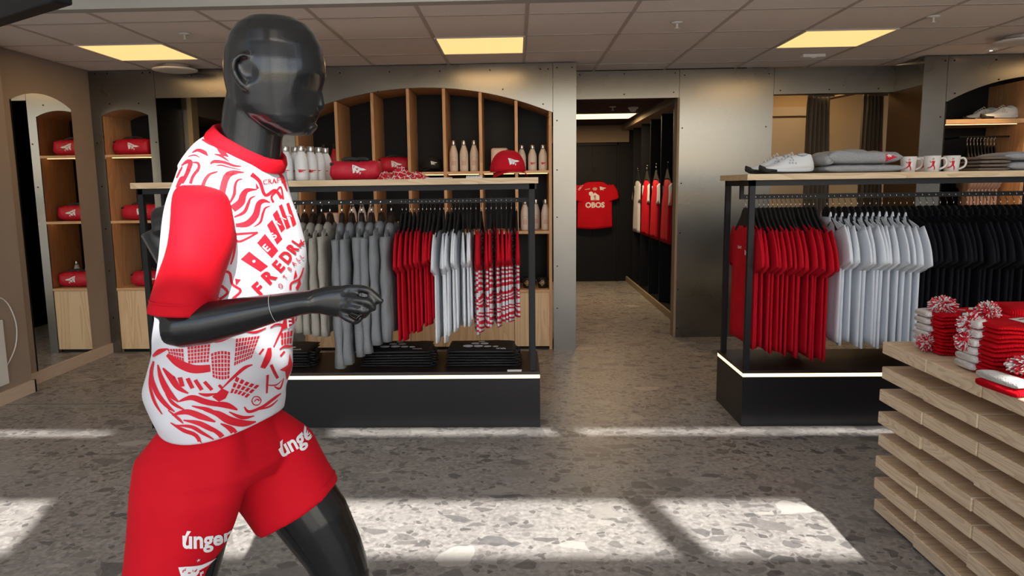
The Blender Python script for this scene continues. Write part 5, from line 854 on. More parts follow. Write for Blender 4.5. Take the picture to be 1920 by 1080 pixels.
# ---- prints on shirt and shorts: art drawn in metres on an upright print plane beside the torso, laid on the cloth
ART_SHIRT = [('S',[(-.0135,1.4474),(.0004,1.4402),(.0106,1.4336)],[.0026,.0073,.0033],0),('S',[(-.0301,1.4216),(-.0197,1.426),(-.0079,1.421),(-.0021,1.4147)],[.002,.0059,.0073,.002],0),('S',[(-.0373,1.414),(-.0253,1.4167),(-.0164,1.4118)],[.0013,.0026,.0013],0),('S',[(-.049,1.3975),(-.0383,1.4047),(-.0322,1.4014),(-.04,1.3807),(-.0492,1.366)],[.002,.0073,.0086,.0073,.0079],0),('S',[(-.0279,1.4028),(-.0191,1.4011),(-.0177,1.392),(-.0283,1.3775),(-.033,1.3643)],[.002,.0046,.0053,.0053,.0053],0),('S',[(-.059,1.3753),(-.0526,1.3871),(-.0473,1.3959)],[.0033,.004,.002],0),('S',[(-.0585,1.3573),(-.0492,1.372),(-.0446,1.3778)],[.0046,.0099,.0026],0),('S',[(.0022,1.3993),(.0092,1.4038),(.026,1.4022),(.0427,1.3962),(.0553,1.3954)],[.0026,.0059,.0053,.004,.0013],0),('S',[(.0119,1.3953),(.0203,1.3971),(.0342,1.3932),(.0536,1.3887)],[.001,.0026,.002,.001],0),('S',[(.0135,1.432),(.0235,1.4208),(.0333,1.413)],[.0033,.0092,.002],0),('S',[(.0093,1.4177),(.0206,1.4145),(.0345,1.4038)],[.0013,.0046,.0013],0),('S',[(-.0118,1.3595),(-.0072,1.3712),(.0016,1.3814),(.0144,1.3857)],[.0066,.0059,.0046,.0013],0),('S',[(.0195,1.3445),(.0245,1.365),(.0307,1.3783),(.0422,1.3842),(.0591,1.3842)],[.0112,.0112,.0112,.0073,.0013],0),('S',[(.0326,1.3295),(.0402,1.3441),(.0423,1.3589),(.047,1.3693),(.0556,1.3723)],[.0033,.0053,.0046,.0033,.0013],0),('S',[(.0362,1.3177),(.0506,1.329),(.0555,1.3423),(.063,1.3512),(.0803,1.3524)],[.0132,.0132,.0112,.0079,.0013],0),('S',[(.0383,1.303),(.0554,1.3111),(.0631,1.3257),(.0679,1.336),(.0768,1.3403)],[.0026,.0059,.0053,.0033,.0013],0),('S',[(.0403,1.2883),(.06,1.2903),(.0749,1.3043),(.0818,1.325),(.0909,1.3308),(.1027,1.3273)],[.0059,.0112,.0119,.0099,.0073,.0013],0),('S',[(.071,1.2837),(.0829,1.2919),(.0881,1.3066),(.0931,1.317),(.1023,1.3205)],[.001,.004,.0046,.0033,.001],0),('S',[(.0718,1.3813),(.0856,1.3677),(.0945,1.3414),(.1134,1.3504),(.1251,1.3343)],[.0079,.0066,.0059,.0059,.0059],0),('S',[(.1088,1.327),(.1058,1.338),(.1147,1.3472),(.1249,1.3567),(.1282,1.3326)],[.0046,.004,.0033,.0033,.004],0),('P',[(.0782,1.3662),(.084,1.3548),(.0789,1.3531)],0),('S',[(.0382,1.2724),(.0776,1.2732)],[.0046,.0033],0),('S',[(.0776,1.2732),(.0472,1.2593),(.0364,1.2646)],[.0033,.004,.004],0),('S',[(.1233,1.387),(.1307,1.3712),(.1378,1.3484)],[.0046,.0073,.002],0),('T','CRAFT',(.111,1.364),(.01307,.00174,-.00096,.01311),0,.01),('P',[(.0454,1.227),(.0607,1.2401),(.0921,1.2094),(.0785,1.2004)],0),('P',[(.0751,1.2543),(.0899,1.2698),(.1125,1.2361),(.0997,1.2239)],0),('P',[(.0943,1.2851),(.1044,1.295),(.1215,1.2566),(.1107,1.2477)],0),('P',[(.1059,1.3041),(.1148,1.3128),(.1282,1.2759),(.1201,1.2691)],0),('P',[(.1184,1.3197),(.125,1.3232),(.1392,1.2778),(.1307,1.2741)],0),('P',[(.1336,1.3234),(.1395,1.3256),(.1518,1.2825),(.1436,1.2773)],0),('D',(.0676,1.2214),.0026,1),('T','E',(.0946,1.2383),(.01387,.01242,-.01275,.01501),1,.02),('T','S',(.1094,1.261),(.01071,.01275,-.01323,.01136),1,.02),('T','T',(.1191,1.2837),(.0058,.00847,-.01254,.00855),1,.02),('T','1',(.1303,1.2929),(.00598,.01067,-.01607,.00863),1,.02),('T','9',(.1424,1.2981),(.00481,.00915,-.01677,.00793),1,.02),('T','F',(.0798,1.159),(.02377,.02021,-.0209,.02811),0,.045),('T','R',(.0989,1.179),(.02318,.01999,-.02141,.02725),0,.045),('T','E',(.1181,1.1977),(.01925,.01781,-.02199,.02501),0,.045),('T','D',(.1345,1.2136),(.01763,.01724,-.02358,.02399),0,.045),('T','R',(.148,1.2277),(.0154,.01568,-.02395,.02175),0,.045),('T','I',(.1573,1.2363),(.01286,.01326,-.02496,.02066),0,.045),('T','K',(.1673,1.2413),(.00746,.01514,-.01587,.00637),0,.045),('T','O',(.1162,1.1642),(.00602,.00691,-.01013,.01028),0,.02),('T','T',(.1259,1.1796),(.00586,.00657,-.00991,.00985),0,.02),('T','B',(.1351,1.1939),(.00639,.00617,-.00976,.01031),0,.02),('T','A',(.144,1.2021),(.0073,.00532,-.00914,.01122),0,.02),('T','L',(.1535,1.2079),(.00766,.00509,-.00958,.01167),0,.02),('T','L',(.162,1.2112),(.00786,.00432,-.00983,.01199),0,.02),('S',[(.0167,1.2076),(.026,1.2025),(.0289,1.1829),(.042,1.1694),(.0273,1.1558)],[.0046,.0046,.0046,.0046,.0046],0),('P',[(.0337,1.193),(.0438,1.1899),(.0348,1.1793)],0),('S',[(.007,1.1845),(.0198,1.1686),(.0052,1.1563)],[.0046,.0046,.0046],0),('P',[(.1442,1.1933),(.1477,1.1781),(.1389,1.1738)],0),('S',[(.1324,1.1542),(.1346,1.1672),(.1522,1.1722),(.1623,1.1913)],[.0046,.0046,.0046,.0033],0),('P',[(.1427,1.1545),(.1529,1.1719),(.1555,1.1584),(.1478,1.1472)],0),('S',[(.0347,1.2857),(.0379,1.268),(.035,1.2389),(.0283,1.2187)],[.0033,.0059,.004,.0026],0),('P',[(.1088,1.072),(.1183,1.0998),(.1482,1.102),(.1435,1.075)],0),('T','F',(.1271,1.071),(.0248,-.01064,-.00119,.03075),1,.02),('T','F',(.1407,1.077),(.01081,.00904,-.00173,.02357),1,.02),('P',[(.1096,1.0662),(.114,1.0656),(.1136,1.0545),(.1094,1.0554)],0),('P',[(.1094,1.0526),(.1135,1.0516),(.113,1.0405),(.1092,1.0418)],0),('P',[(.1159,1.0654),(.1205,1.0646),(.1196,1.053),(.1154,1.0541)],0),('P',[(.1152,1.0511),(.1194,1.0499),(.1186,1.0382),(.1147,1.0398)],0),('P',[(.1224,1.0643),(.1271,1.0632),(.1259,1.0508),(.1215,1.0524)],0),('P',[(.1213,1.0492),(.1256,1.0475),(.1243,1.0354),(.1203,1.0374)],0),('P',[(.1292,1.0626),(.134,1.0607),(.1325,1.0474),(.1278,1.0501)],0),('P',[(.1275,1.0467),(.1321,1.0439),(.1304,1.031),(.1261,1.0343)],0),('P',[(.1362,1.0595),(.1388,1.069),(.1369,1.057),(.1346,1.0456)],0),('P',[(.1342,1.0419),(.1369,1.053),(.134,1.041),(.1324,1.0288)],0),('P',[(.0282,1.0776),(.0319,1.0774),(.0308,1.0703),(.0273,1.0703)],0),('P',[(.027,1.0684),(.0306,1.0684),(.0295,1.0615),(.0261,1.0614)],0),('P',[(.0259,1.0595),(.0292,1.0597),(.0282,1.0528),(.025,1.0525)],0),('P',[(.0247,1.0507),(.028,1.051),(.0269,1.0442),(.0238,1.0438)],0),('P',[(.0236,1.042),(.0267,1.0424),(.0257,1.0357),(.0227,1.0351)],0),('P',[(.0225,1.0332),(.0254,1.0339),(.0244,1.0271),(.0216,1.0263)],0),('P',[(.0335,1.0773),(.0372,1.0772),(.036,1.0702),(.0324,1.0703)],0),('P',[(.0321,1.0684),(.0356,1.0684),(.0344,1.0617),(.031,1.0615)],0),('P',[(.0307,1.0597),(.0341,1.0599),(.0329,1.0532),(.0296,1.0529)],0),('P',[(.0293,1.0511),(.0326,1.0514),(.0314,1.0449),(.0283,1.0444)],0),('P',[(.028,1.0427),(.0311,1.0431),(.0299,1.0366),(.0269,1.036)],0),('P',[(.0267,1.0342),(.0296,1.0348),(.0284,1.0283),(.0256,1.0275)],0),('P',[(.0388,1.0771),(.0425,1.0768),(.0411,1.0701),(.0375,1.0702)],0),('P',[(.0371,1.0684),(.0407,1.0683),(.0393,1.0617),(.0359,1.0617)],0),('P',[(.0355,1.0599),(.0389,1.06),(.0376,1.0535),(.0343,1.0533)],0),('P',[(.034,1.0515),(.0372,1.0518),(.0359,1.0454),(.0327,1.045)],0),('P',[(.0324,1.0433),(.0355,1.0437),(.0341,1.0374),(.0312,1.0368)],0),('P',[(.0308,1.0351),(.0338,1.0357),(.0324,1.0294),(.0296,1.0286)],0),('P',[(.0441,1.0768),(.0478,1.0765),(.0462,1.0699),(.0426,1.07)],0),('P',[(.0422,1.0683),(.0458,1.0682),(.0443,1.0618),(.0408,1.0618)],0),('P',[(.0404,1.06),(.0438,1.0601),(.0423,1.0538),(.039,1.0536)],0),('P',[(.0386,1.0519),(.0419,1.0521),(.0403,1.046),(.0372,1.0456)],0),('P',[(.0368,1.0439),(.0399,1.0443),(.0384,1.0382),(.0354,1.0376)],0),('P',[(.035,1.036),(.038,1.0366),(.0365,1.0305),(.0336,1.0297)],0),('P',[(.0494,1.0764),(.0532,1.0761),(.0514,1.0697),(.0478,1.0698)],0),('P',[(.0474,1.0681),(.051,1.068),(.0492,1.0618),(.0457,1.0618)],0),('P',[(.0453,1.0601),(.0487,1.0602),(.047,1.0541),(.0437,1.0539)],0),('P',[(.0433,1.0522),(.0466,1.0525),(.0448,1.0465),(.0417,1.0461)],0),('P',[(.0413,1.0445),(.0444,1.0449),(.0427,1.039),(.0397,1.0384)],0),('P',[(.0393,1.0368),(.0422,1.0374),(.0405,1.0315),(.0377,1.0308)],0),('P',[(.0548,1.0759),(.0586,1.0755),(.0566,1.0694),(.053,1.0696)],0),('P',[(.0525,1.068),(.0561,1.0678),(.0542,1.0618),(.0507,1.0618)],0),('P',[(.0502,1.0602),(.0537,1.0602),(.0518,1.0543),(.0484,1.0541)],0),('P',[(.048,1.0526),(.0513,1.0528),(.0494,1.047),(.0462,1.0467)],0),('P',[(.0457,1.0451),(.0489,1.0455),(.047,1.0397),(.044,1.0392)],0),('P',[(.0435,1.0377),(.0465,1.0382),(.0446,1.0325),(.0417,1.0318)],0),('P',[(.0602,1.0754),(.064,1.0749),(.0619,1.069),(.0582,1.0693)],0),('P',[(.0577,1.0677),(.0613,1.0675),(.0592,1.0617),(.0557,1.0618)],0),('P',[(.0552,1.0602),(.0587,1.0602),(.0566,1.0545),(.0532,1.0544)],0),('P',[(.0527,1.0528),(.056,1.053),(.0539,1.0475),(.0507,1.0471)],0),('P',[(.0502,1.0456),(.0534,1.046),(.0513,1.0405),(.0483,1.04)],0),('P',[(.0477,1.0385),(.0507,1.039),(.0487,1.0335),(.0458,1.0328)],0),('P',[(.0656,1.0747),(.0695,1.0743),(.0672,1.0686),(.0635,1.0689)],0),('P',[(.0629,1.0674),(.0666,1.0671),(.0643,1.0616),(.0607,1.0617)],0),('P',[(.0602,1.0602),(.0637,1.0602),(.0614,1.0547),(.058,1.0545)],0),('P',[(.0574,1.0531),(.0608,1.0532),(.0585,1.0479),(.0553,1.0476)],0),('P',[(.0547,1.0462),(.0579,1.0465),(.0556,1.0412),(.0526,1.0407)],0),('P',[(.052,1.0392),(.055,1.0398),(.0528,1.0345),(.0499,1.0338)],0),('P',[(-.0162,1.0549),(-.0121,1.0564),(-.0121,1.051),(-.0161,1.0499)],0),('P',[(-.0161,1.0486),(-.0121,1.0495),(-.0121,1.0441),(-.016,1.0436)],0),('P',[(-.016,1.0422),(-.0121,1.0426),(-.0122,1.0371),(-.0159,1.0372)],0),('P',[(-.0159,1.0359),(-.0122,1.0356),(-.0122,1.0301),(-.0159,1.0308)],0),('P',[(-.0159,1.0294),(-.0123,1.0286),(-.0123,1.023),(-.0159,1.0243)],0),('P',[(-.0158,1.0229),(-.0123,1.0215),(-.0124,1.0158),(-.0158,1.0177)],0),('P',[(-.0158,1.0163),(-.0124,1.0143),(-.0125,1.0086),(-.0158,1.0111)],0),('P',[(-.0103,1.0569),(-.0063,1.0577),(-.0064,1.0518),(-.0104,1.0513)],0),('P',[(-.0104,1.0498),(-.0065,1.0503),(-.0066,1.0443),(-.0105,1.0442)],0),('P',[(-.0105,1.0427),(-.0066,1.0428),(-.0068,1.0368),(-.0106,1.0371)],0),('P',[(-.0106,1.0355),(-.0068,1.0352),(-.007,1.0292),(-.0107,1.0298)],0),('P',[(-.0107,1.0283),(-.0071,1.0276),(-.0072,1.0215),(-.0108,1.0225)],0),('P',[(-.0108,1.021),(-.0073,1.0198),(-.0075,1.0137),(-.0109,1.0151)],0),('P',[(-.011,1.0135),(-.0075,1.012),(-.0078,1.0058),(-.0111,1.0076)],0),('P',[(-.0046,1.0579),(-.0006,1.0581),(-.0008,1.0519),(-.0047,1.0519)],0),('P',[(-.0048,1.0503),(-.0009,1.0503),(-.0011,1.0441),(-.005,1.0443)],0),('P',[(-.005,1.0427),(-.0012,1.0425),(-.0014,1.0363),(-.0052,1.0367)],0),('P',[(-.0052,1.035),(-.0015,1.0346),(-.0018,1.0283),(-.0054,1.0289)],0),('P',[(-.0055,1.0273),(-.0018,1.0266),(-.0021,1.0203),(-.0057,1.0211)],0),('P',[(-.0058,1.0194),(-.0022,1.0186),(-.0025,1.0121),(-.006,1.0131)],0),('P',[(-.0061,1.0115),(-.0026,1.0104),(-.0029,1.0038),(-.0063,1.0051)],0),('P',[(.0012,1.058),(.0051,1.0574),(.0048,1.0512),(.0009,1.0518)],0),('P',[(.0008,1.0501),(.0047,1.0495),(.0044,1.0434),(.0005,1.0439)],0),('P',[(.0005,1.0423),(.0043,1.0417),(.0039,1.0355),(.0002,1.036)],0),('P',[(.0001,1.0344),(.0038,1.0338),(.0035,1.0275),(-.0002,1.0281)],0),('P',[(-.0003,1.0264),(.0034,1.0258),(.003,1.0194),(-.0006,1.02)],0),('P',[(-.0007,1.0183),(.0029,1.0177),(.0025,1.0112),(-.001,1.0118)],0),('P',[(-.0011,1.0101),(.0024,1.0095),(.002,1.0028),(-.0015,1.0034)],0),('P',[(.0068,1.057),(.0108,1.0557),(.0104,1.0497),(.0065,1.0508)],0),('P',[(.0064,1.0492),(.0102,1.0481),(.0098,1.0421),(.006,1.043)],0),('P',[(.0059,1.0414),(.0097,1.0405),(.0093,1.0344),(.0056,1.0352)],0),('P',[(.0055,1.0335),(.0092,1.0328),(.0088,1.0268),(.0051,1.0273)],0),('P',[(.005,1.0256),(.0087,1.0251),(.0082,1.0189),(.0046,1.0192)],0),('P',[(.0045,1.0175),(.0081,1.0172),(.0076,1.011),(.004,1.0111)],0),('P',[(.0039,1.0094),(.0075,1.0093),(.007,1.0028),(.0035,1.0027)],0),('P',[(.0125,1.0549),(.0164,1.0529),(.0159,1.0474),(.012,1.0491)],0),('P',[(.0119,1.0475),(.0158,1.0459),(.0153,1.0403),(.0115,1.0416)],0),('P',[(.0114,1.04),(.0152,1.0388),(.0147,1.0332),(.0109,1.0341)],0),('P',[(.0108,1.0325),(.0146,1.0317),(.0141,1.026),(.0104,1.0265)],0),('P',[(.0102,1.0249),(.0139,1.0245),(.0134,1.0187),(.0098,1.0188)],0),('P',[(.0096,1.0172),(.0133,1.0172),(.0127,1.0114),(.0091,1.011)],0),('P',[(.009,1.0094),(.0126,1.0098),(.012,1.0038),(.0085,1.003)],0),('P',[(-.055,1.0702),(-.0509,1.0706),(-.051,1.0656),(-.055,1.0652)],0),('P',[(-.0551,1.0639),(-.051,1.0643),(-.0512,1.0592),(-.0551,1.0589)],0),('P',[(-.0551,1.0575),(-.0512,1.0579),(-.0513,1.0528),(-.0552,1.0525)],0),('P',[(-.0552,1.0511),(-.0514,1.0515),(-.0515,1.0464),(-.0552,1.0461)],0),('P',[(-.0553,1.0447),(-.0515,1.045),(-.0517,1.0399),(-.0553,1.0396)],0),('P',[(-.0491,1.0708),(-.0451,1.0712),(-.0453,1.0661),(-.0493,1.0658)],0),('P',[(-.0493,1.0644),(-.0454,1.0648),(-.0456,1.0597),(-.0495,1.0594)],0),('P',[(-.0495,1.058),(-.0456,1.0583),(-.0459,1.0532),(-.0497,1.053)],0),('P',[(-.0497,1.0516),(-.0459,1.0519),(-.0462,1.0467),(-.0499,1.0465)],0),('P',[(-.0499,1.0451),(-.0463,1.0453),(-.0465,1.0402),(-.0501,1.04)],0),('P',[(-.0433,1.0714),(-.0393,1.0717),(-.0396,1.0666),(-.0436,1.0663)],0),('P',[(-.0437,1.0649),(-.0397,1.0652),(-.04,1.0601),(-.0439,1.0598)],0),('P',[(-.044,1.0585),(-.0401,1.0587),(-.0405,1.0536),(-.0442,1.0533)],0),('P',[(-.0443,1.052),(-.0405,1.0522),(-.0409,1.047),(-.0446,1.0468)],0),('P',[(-.0447,1.0454),(-.041,1.0456),(-.0414,1.0404),(-.045,1.0402)],0),('P',[(-.0375,1.0719),(-.0335,1.0722),(-.034,1.0669),(-.0379,1.0667)],0),('P',[(-.038,1.0653),(-.0341,1.0656),(-.0345,1.0604),(-.0384,1.0602)],0),('P',[(-.0385,1.0588),(-.0346,1.059),(-.0351,1.0538),(-.0388,1.0536)],0),('P',[(-.0389,1.0522),(-.0352,1.0524),(-.0356,1.0472),(-.0393,1.047)],0),('P',[(-.0394,1.0456),(-.0358,1.0458),(-.0362,1.0405),(-.0398,1.0404)],0),('P',[(-.0318,1.0723),(-.0278,1.0725),(-.0283,1.0672),(-.0323,1.067)],0),('P',[(-.0324,1.0656),(-.0285,1.0658),(-.029,1.0606),(-.0329,1.0605)],0),('P',[(-.033,1.0591),(-.0292,1.0592),(-.0297,1.054),(-.0335,1.0539)],0),('P',[(-.0336,1.0525),(-.0299,1.0526),(-.0304,1.0473),(-.0341,1.0472)],0),('P',[(-.0342,1.0458),(-.0306,1.0459),(-.0311,1.0406),(-.0347,1.0405)],0),('P',[(-.026,1.0726),(-.022,1.0728),(-.0227,1.0675),(-.0266,1.0673)],0),('P',[(-.0268,1.0659),(-.0229,1.0661),(-.0235,1.0608),(-.0274,1.0607)],0),('P',[(-.0275,1.0593),(-.0237,1.0594),(-.0243,1.0541),(-.0281,1.054)],0),('P',[(-.0283,1.0526),(-.0245,1.0527),(-.0252,1.0473),(-.0288,1.0473)],0),('P',[(-.029,1.0459),(-.0254,1.0459),(-.026,1.0406),(-.0296,1.0406)],0),('P',[(-.0203,1.0729),(-.0163,1.073),(-.0171,1.0676),(-.021,1.0675)],0),('P',[(-.0212,1.0661),(-.0173,1.0662),(-.0181,1.0608),(-.0219,1.0608)],0),('P',[(-.0221,1.0594),(-.0183,1.0594),(-.019,1.0541),(-.0227,1.0541)],0),('P',[(-.0229,1.0527),(-.0192,1.0527),(-.02,1.0473),(-.0236,1.0473)],0),('P',[(-.0238,1.0459),(-.0202,1.0459),(-.021,1.0405),(-.0245,1.0405)],0),('P',[(-.0915,1.0648),(-.0879,1.0652),(-.0868,1.0611),(-.0903,1.0611)],0),('P',[(-.09,1.0601),(-.0866,1.06),(-.0855,1.056),(-.0888,1.0565)],0),('P',[(-.0885,1.0555),(-.0853,1.0549),(-.0842,1.0509),(-.0873,1.0518)],0),('P',[(-.0863,1.0653),(-.0827,1.0656),(-.0819,1.0611),(-.0853,1.0611)],0),('P',[(-.0851,1.06),(-.0817,1.0598),(-.0809,1.0553),(-.0841,1.0558)],0),('P',[(-.0839,1.0547),(-.0807,1.0541),(-.0799,1.0495),(-.0829,1.0505)],0),('P',[(-.0812,1.0657),(-.0776,1.066),(-.0771,1.0609),(-.0804,1.061)],0),('P',[(-.0803,1.0598),(-.0769,1.0596),(-.0763,1.0545),(-.0795,1.055)],0),('P',[(-.0793,1.0538),(-.0762,1.0531),(-.0756,1.048),(-.0786,1.049)],0),('P',[(-.0761,1.0661),(-.0726,1.0663),(-.0722,1.0607),(-.0756,1.0609)],0),('P',[(-.0755,1.0595),(-.0721,1.0592),(-.0718,1.0536),(-.075,1.0542)],0),('P',[(-.0748,1.0528),(-.0717,1.0521),(-.0714,1.0464),(-.0743,1.0475)],0),('P',[(-.0711,1.0664),(-.0676,1.0666),(-.0675,1.0605),(-.0708,1.0607)],0),('P',[(-.0707,1.0591),(-.0674,1.0588),(-.0673,1.0527),(-.0704,1.0533)],0),('P',[(-.0704,1.0518),(-.0673,1.051),(-.0672,1.0448),(-.0701,1.046)],0),('P',[(-.0662,1.0666),(-.0627,1.0667),(-.0628,1.0601),(-.0661,1.0604)],0),('P',[(-.066,1.0587),(-.0628,1.0584),(-.0629,1.0517),(-.066,1.0524)],0),('P',[(-.066,1.0507),(-.0629,1.0499),(-.063,1.0432),(-.0659,1.0444)],0),('P',[(.0241,1.0043),(.0295,.9993),(.0256,.9917),(.0206,.9957)],0),('P',[(.0195,.9929),(.0243,.9892),(.0204,.9816),(.016,.9843)],0),('P',[(.0148,.9815),(.0191,.9791),(.0152,.9715),(.0113,.9729)],0),('P',[(.0324,.9967),(.0378,.992),(.0333,.9855),(.0282,.9895)],0),('P',[(.0269,.9872),(.0318,.9835),(.0272,.977),(.0228,.98)],0),('P',[(.0214,.9777),(.0257,.9749),(.0212,.9685),(.0173,.9706)],0),('P',[(.0408,.9895),(.0463,.985),(.041,.9793),(.036,.9834)],0),('P',[(.0344,.9814),(.0393,.9775),(.0341,.9719),(.0296,.9753)],0),('P',[(.0281,.9733),(.0324,.9701),(.0271,.9645),(.0233,.9672)],0),('P',[(.0493,.9826),(.0549,.9781),(.0489,.9729),(.0438,.9771)],0),('P',[(.042,.9753),(.0469,.9712),(.041,.966),(.0365,.9699)],0),('P',[(.0347,.9682),(.039,.9643),(.0331,.9593),(.0292,.9628)],0),('P',[(.058,.9757),(.0637,.9713),(.0569,.966),(.0517,.9705)],0),('P',[(.0496,.9689),(.0547,.9644),(.0479,.9594),(.0434,.9638)],0),('P',[(.0413,.9622),(.0457,.9579),(.039,.9529),(.0351,.9572)],0),('S',[(-.0923,1.0542),(-.0733,1.0401),(-.0475,1.029),(-.0188,1.0283)],[.0068,.015,.0163,.0136],0),('S',[(-.1229,1.0437),(-.1067,1.0582),(-.0899,1.0654)],[.0034,.0082,.002],0),('S',[(-.1209,1.0356),(-.1268,1.0107),(-.1176,.9828),(-.1002,.9597),(-.0861,.9471)],[.0034,.0088,.0102,.0082,.002],0),('S',[(-.1119,1.0323),(-.1064,1.0089),(-.0955,.985),(-.0787,.9666)],[.0027,.0102,.0122,.0034],0),('S',[(-.102,1.0281),(-.0876,1.0108),(-.0768,.9937),(-.0598,.9823)],[.0034,.0122,.0102,.0027],0),('S',[(-.0858,1.0141),(-.0807,1.0016)],[.0088,.0088],0),('S',[(-.0723,1.0131),(-.0692,.9954)],[.0082,.0082],0),('S',[(-.0591,1.0115),(-.0518,.9917)],[.0075,.0075],0),('S',[(-.0462,1.0078),(-.0362,.9873)],[.0068,.0068],0),('S',[(-.0306,1.0033),(-.019,.9852)],[.0061,.0061],0),('S',[(-.0068,.9933),(-.0016,.9855)],[.0048,.0048],0),('S',[(-.0787,.9666),(-.0546,.9738),(-.0322,.9632),(-.0041,.951),(.0214,.9336)],[.002,.0102,.0116,.0088,.002],0),('S',[(-.0237,.9603),(.0019,.9531),(.0214,.9353)],[.002,.0061,.0014],0),('S',[(-.091,.9406),(-.0654,.9465),(-.0399,.9347),(-.0175,.9215)],[.0027,.0102,.0109,.0027],0),('S',[(-.0363,.9469),(-.0137,.9366),(.0057,.9189),(.0316,.903),(.0529,.8975)],[.002,.0102,.0136,.0122,.0027],0),('S',[(-.0848,.9217),(-.0584,.9177),(-.0391,.9021),(-.0198,.885)],[.002,.0068,.0061,.0014],0),('S',[(-.0297,.9108),(-.0078,.889),(.0085,.835),(.0293,.839)],[.002,.0088,.0082,.0027],0),('S',[(-.009,.9164),(.0103,.8972),(.0302,.855),(.0614,.871),(.0922,.898)],[.002,.0102,.0116,.0088,.0027],0),('S',[(.0396,.844),(.0632,.86),(.0878,.882)],[.0014,.0068,.0041],0),('S',[(.0335,.9361),(.0419,.9227),(.067,.922),(.0904,.928),(.1044,.9299)],[.002,.0054,.0061,.0068,.0027],0),('S',[(.0542,.9208),(.0797,.9161),(.0968,.9205)],[.0014,.0041,.002],0),('S',[(-.0979,.9501),(-.081,.9344),(-.0726,.9248)],[.002,.0054,.0014],0),('S',[(.0862,1.0444),(.082,1.0255),(.0716,1.0083)],[.0068,.0136,.0102],0),('S',[(.067,1.0369),(.0752,1.0462)],[.0041,.0041],0),('S',[(.0875,1.0095),(.0991,.971)],[.0054,.0054],0),('S',[(.0801,.9898),(.0763,.9455)],[.0048,.0034],0),('S',[(-.0086,1.0762),(.0045,1.0795),(.0221,1.0835)],[.0034,.0075,.0027],0),('S',[(.0458,1.0878),(.0635,1.0838),(.0821,1.0877)],[.002,.0054,.002],0),('S',[(.0899,1.0853),(.1013,1.0889),(.1142,1.0803),(.1032,1.0591),(.0942,1.0433)],[.0027,.0041,.0048,.0041,.0027],0),('S',[(-.0016,.9855),(.0171,1.0023),(.0387,1.0178),(.0539,1.0206)],[.002,.0054,.0068,.002],0),('S',[(.0476,.9426),(.052,.949),(.0603,.9451),(.0645,.9351),(.0594,.9294),(.0511,.933),(.0476,.9426)],[.002,.002,.002,.002,.002,.002,.002],0),('S',[(.0521,.9389),(.0569,.942),(.0614,.9365)],[.0024,.0024,.0024],0),('S',[(-.1288,1.0157),(-.1303,.9919),(-.1218,.964),(-.1094,.941)],[.002,.0054,.0061,.002],0),('S',[(-.0951,.926),(-.0735,.912),(-.0485,.8931),(-.0453,.829)],[.002,.0075,.0068,.002],0),('S',[(-.0179,.83),(.0085,.828),(.0425,.84)],[.002,.0054,.002],0),('S',[(-.0722,.9311),(-.0463,.9236),(-.0241,.908),(-.0074,.8956)],[.002,.0088,.0088,.002],0),('S',[(.0066,.9348),(.0293,.9159),(.0505,.9105)],[.002,.0068,.002],0),('S',[(-.0559,.9573),(-.0304,.9477),(-.0095,.9341)],[.002,.0075,.002],0),('S',[(.0094,.849),(.0359,.846),(.0604,.855),(.0812,.871)],[.002,.0061,.0061,.002],0),('S',[(-.1003,.9816),(-.0878,.9633),(-.0681,.9499)],[.002,.0068,.002],0),('S',[(-.0424,.9813),(-.0283,.9764),(-.0109,.9771)],[.002,.0068,.002],0),('S',[(.0916,.9533),(.1032,.9426),(.111,.9631)],[.002,.0048,.002],0),('S',[(-.1205,.9942),(-.1117,.9714),(-.0948,.9502)],[.002,.0048,.002],0),('S',[(.0758,.966),(.0951,.9554),(.1074,.9611)],[.0017,.0034,.0017],0),('S',[(.1053,1.0333),(.1174,1.0341),(.1346,1.0193)],[.0027,.0054,.0027],0),('S',[(.1062,1.0187),(.1152,1.0244)],[.0048,.0048],0),('P',[(-.0199,.9718),(-.0016,.9855),(.0094,.9761),(.0027,.9636),(-.0093,.9593)],0),('P',[(.1256,1.0136),(.1316,.9782),(.1271,.9663),(.1171,.953),(.1149,.9789),(.1032,.9909),(.1207,.9918)],0)]
ART_SHORTS = [('T','únger',(-.0487,.6752),(.03549,-.01394,.00408,.05222),1,.03),('T','únger',(.1411,.8045),(.03647,.00705,-.01782,.04006),1,.03),('T','CRAFT',(.1992,.776),(.0115,.00161,-.00139,.01337),1,.02),('N',(-.0686,.6293),.0636,.0),('X',(-.0652,.6511),.0041,2)]
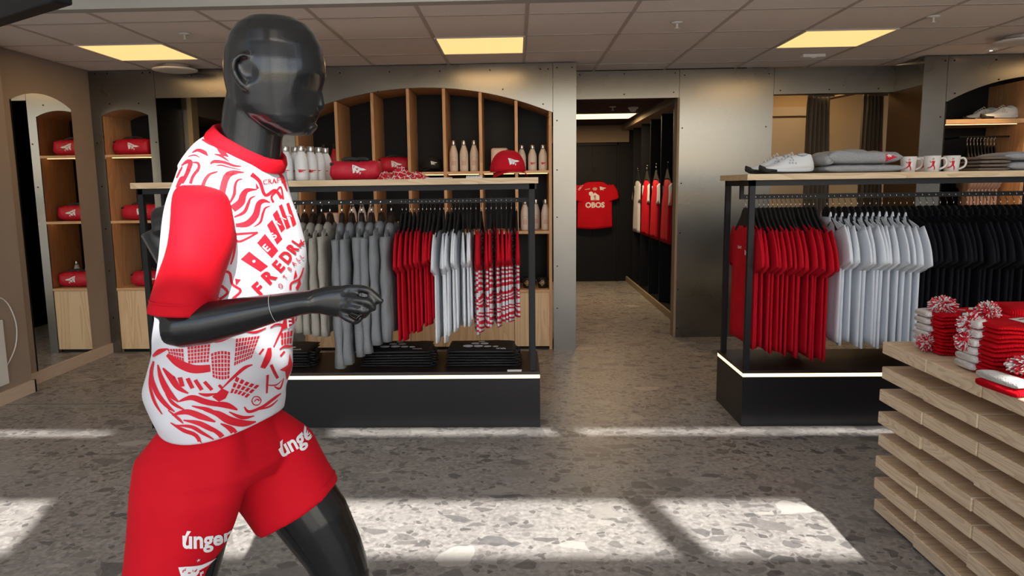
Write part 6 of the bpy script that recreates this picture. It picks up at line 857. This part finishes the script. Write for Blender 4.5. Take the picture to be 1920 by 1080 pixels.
def lay(art, target, mats, off):
    fr = ((-.6, 1.45, 0), (.944, .33, 0), (0, 0, 1), (.33, -.944, 0)); bv = bvh_of(target); cells = []
    def put(nm, items, m, o=0.0): return decal(nm, items, m, target, fr, target, off + o, .008, .4, bv)
    for a in art:
        if a[0] == 'S':
            q = crom([(*p, w) for p, w in zip(a[1], a[2])], 5); put('printed_stripe', [strip([p[:2] for p in q], [max(p[2], .0008) for p in q])], mats[a[3]])
        elif a[0] == 'P':
            if max(p[0] for p in a[1]) - min(p[0] for p in a[1]) < .012 and len(a[1]) == 4: cells.append(poly(a[1]))
            else: put('printed_patch', [poly(a[1])], mats[a[2]])
        elif a[0] == 'D': put('printed_dot', [disc(*a[1], a[2])], mats[a[3]], .0006)
        elif a[0] == 'N': put('printed_emblem', xf(pennant(0, 1), a[2], -.05, *a[1]), ['print_white', 'print_red'], .0006)
        elif a[0] == 'X': put('printed_star', [poly([(a[1][0] + a[2] * (1 if k % 2 == 0 else .4) * sin(k * pi / 5), a[1][1] + a[2] * (1 if k % 2 == 0 else .4) * cos(k * pi / 5)) for k in range(10)])], mats[a[3]])
        else:
            v, fs = text2d(a[1], 1.0, a[5]); (x, y), (a0, a1, b0, b1) = a[2], a[3]
            put('printed_lettering', [([(x + a0 * u + b0 * w, y + a1 * u + b1 * w) for u, w in v], fs, 0)], mats[a[4]], .0006)
    if cells: put('printed_windows', cells, mats[0])['kind'] = 'stuff'
lay(ART_SHIRT, shirt, ['print_red', 'print_white', 'print_grey'], .0010)
lay(ART_SHORTS, shorts, ['print_red', 'print_white', 'print_grey'], .0012)
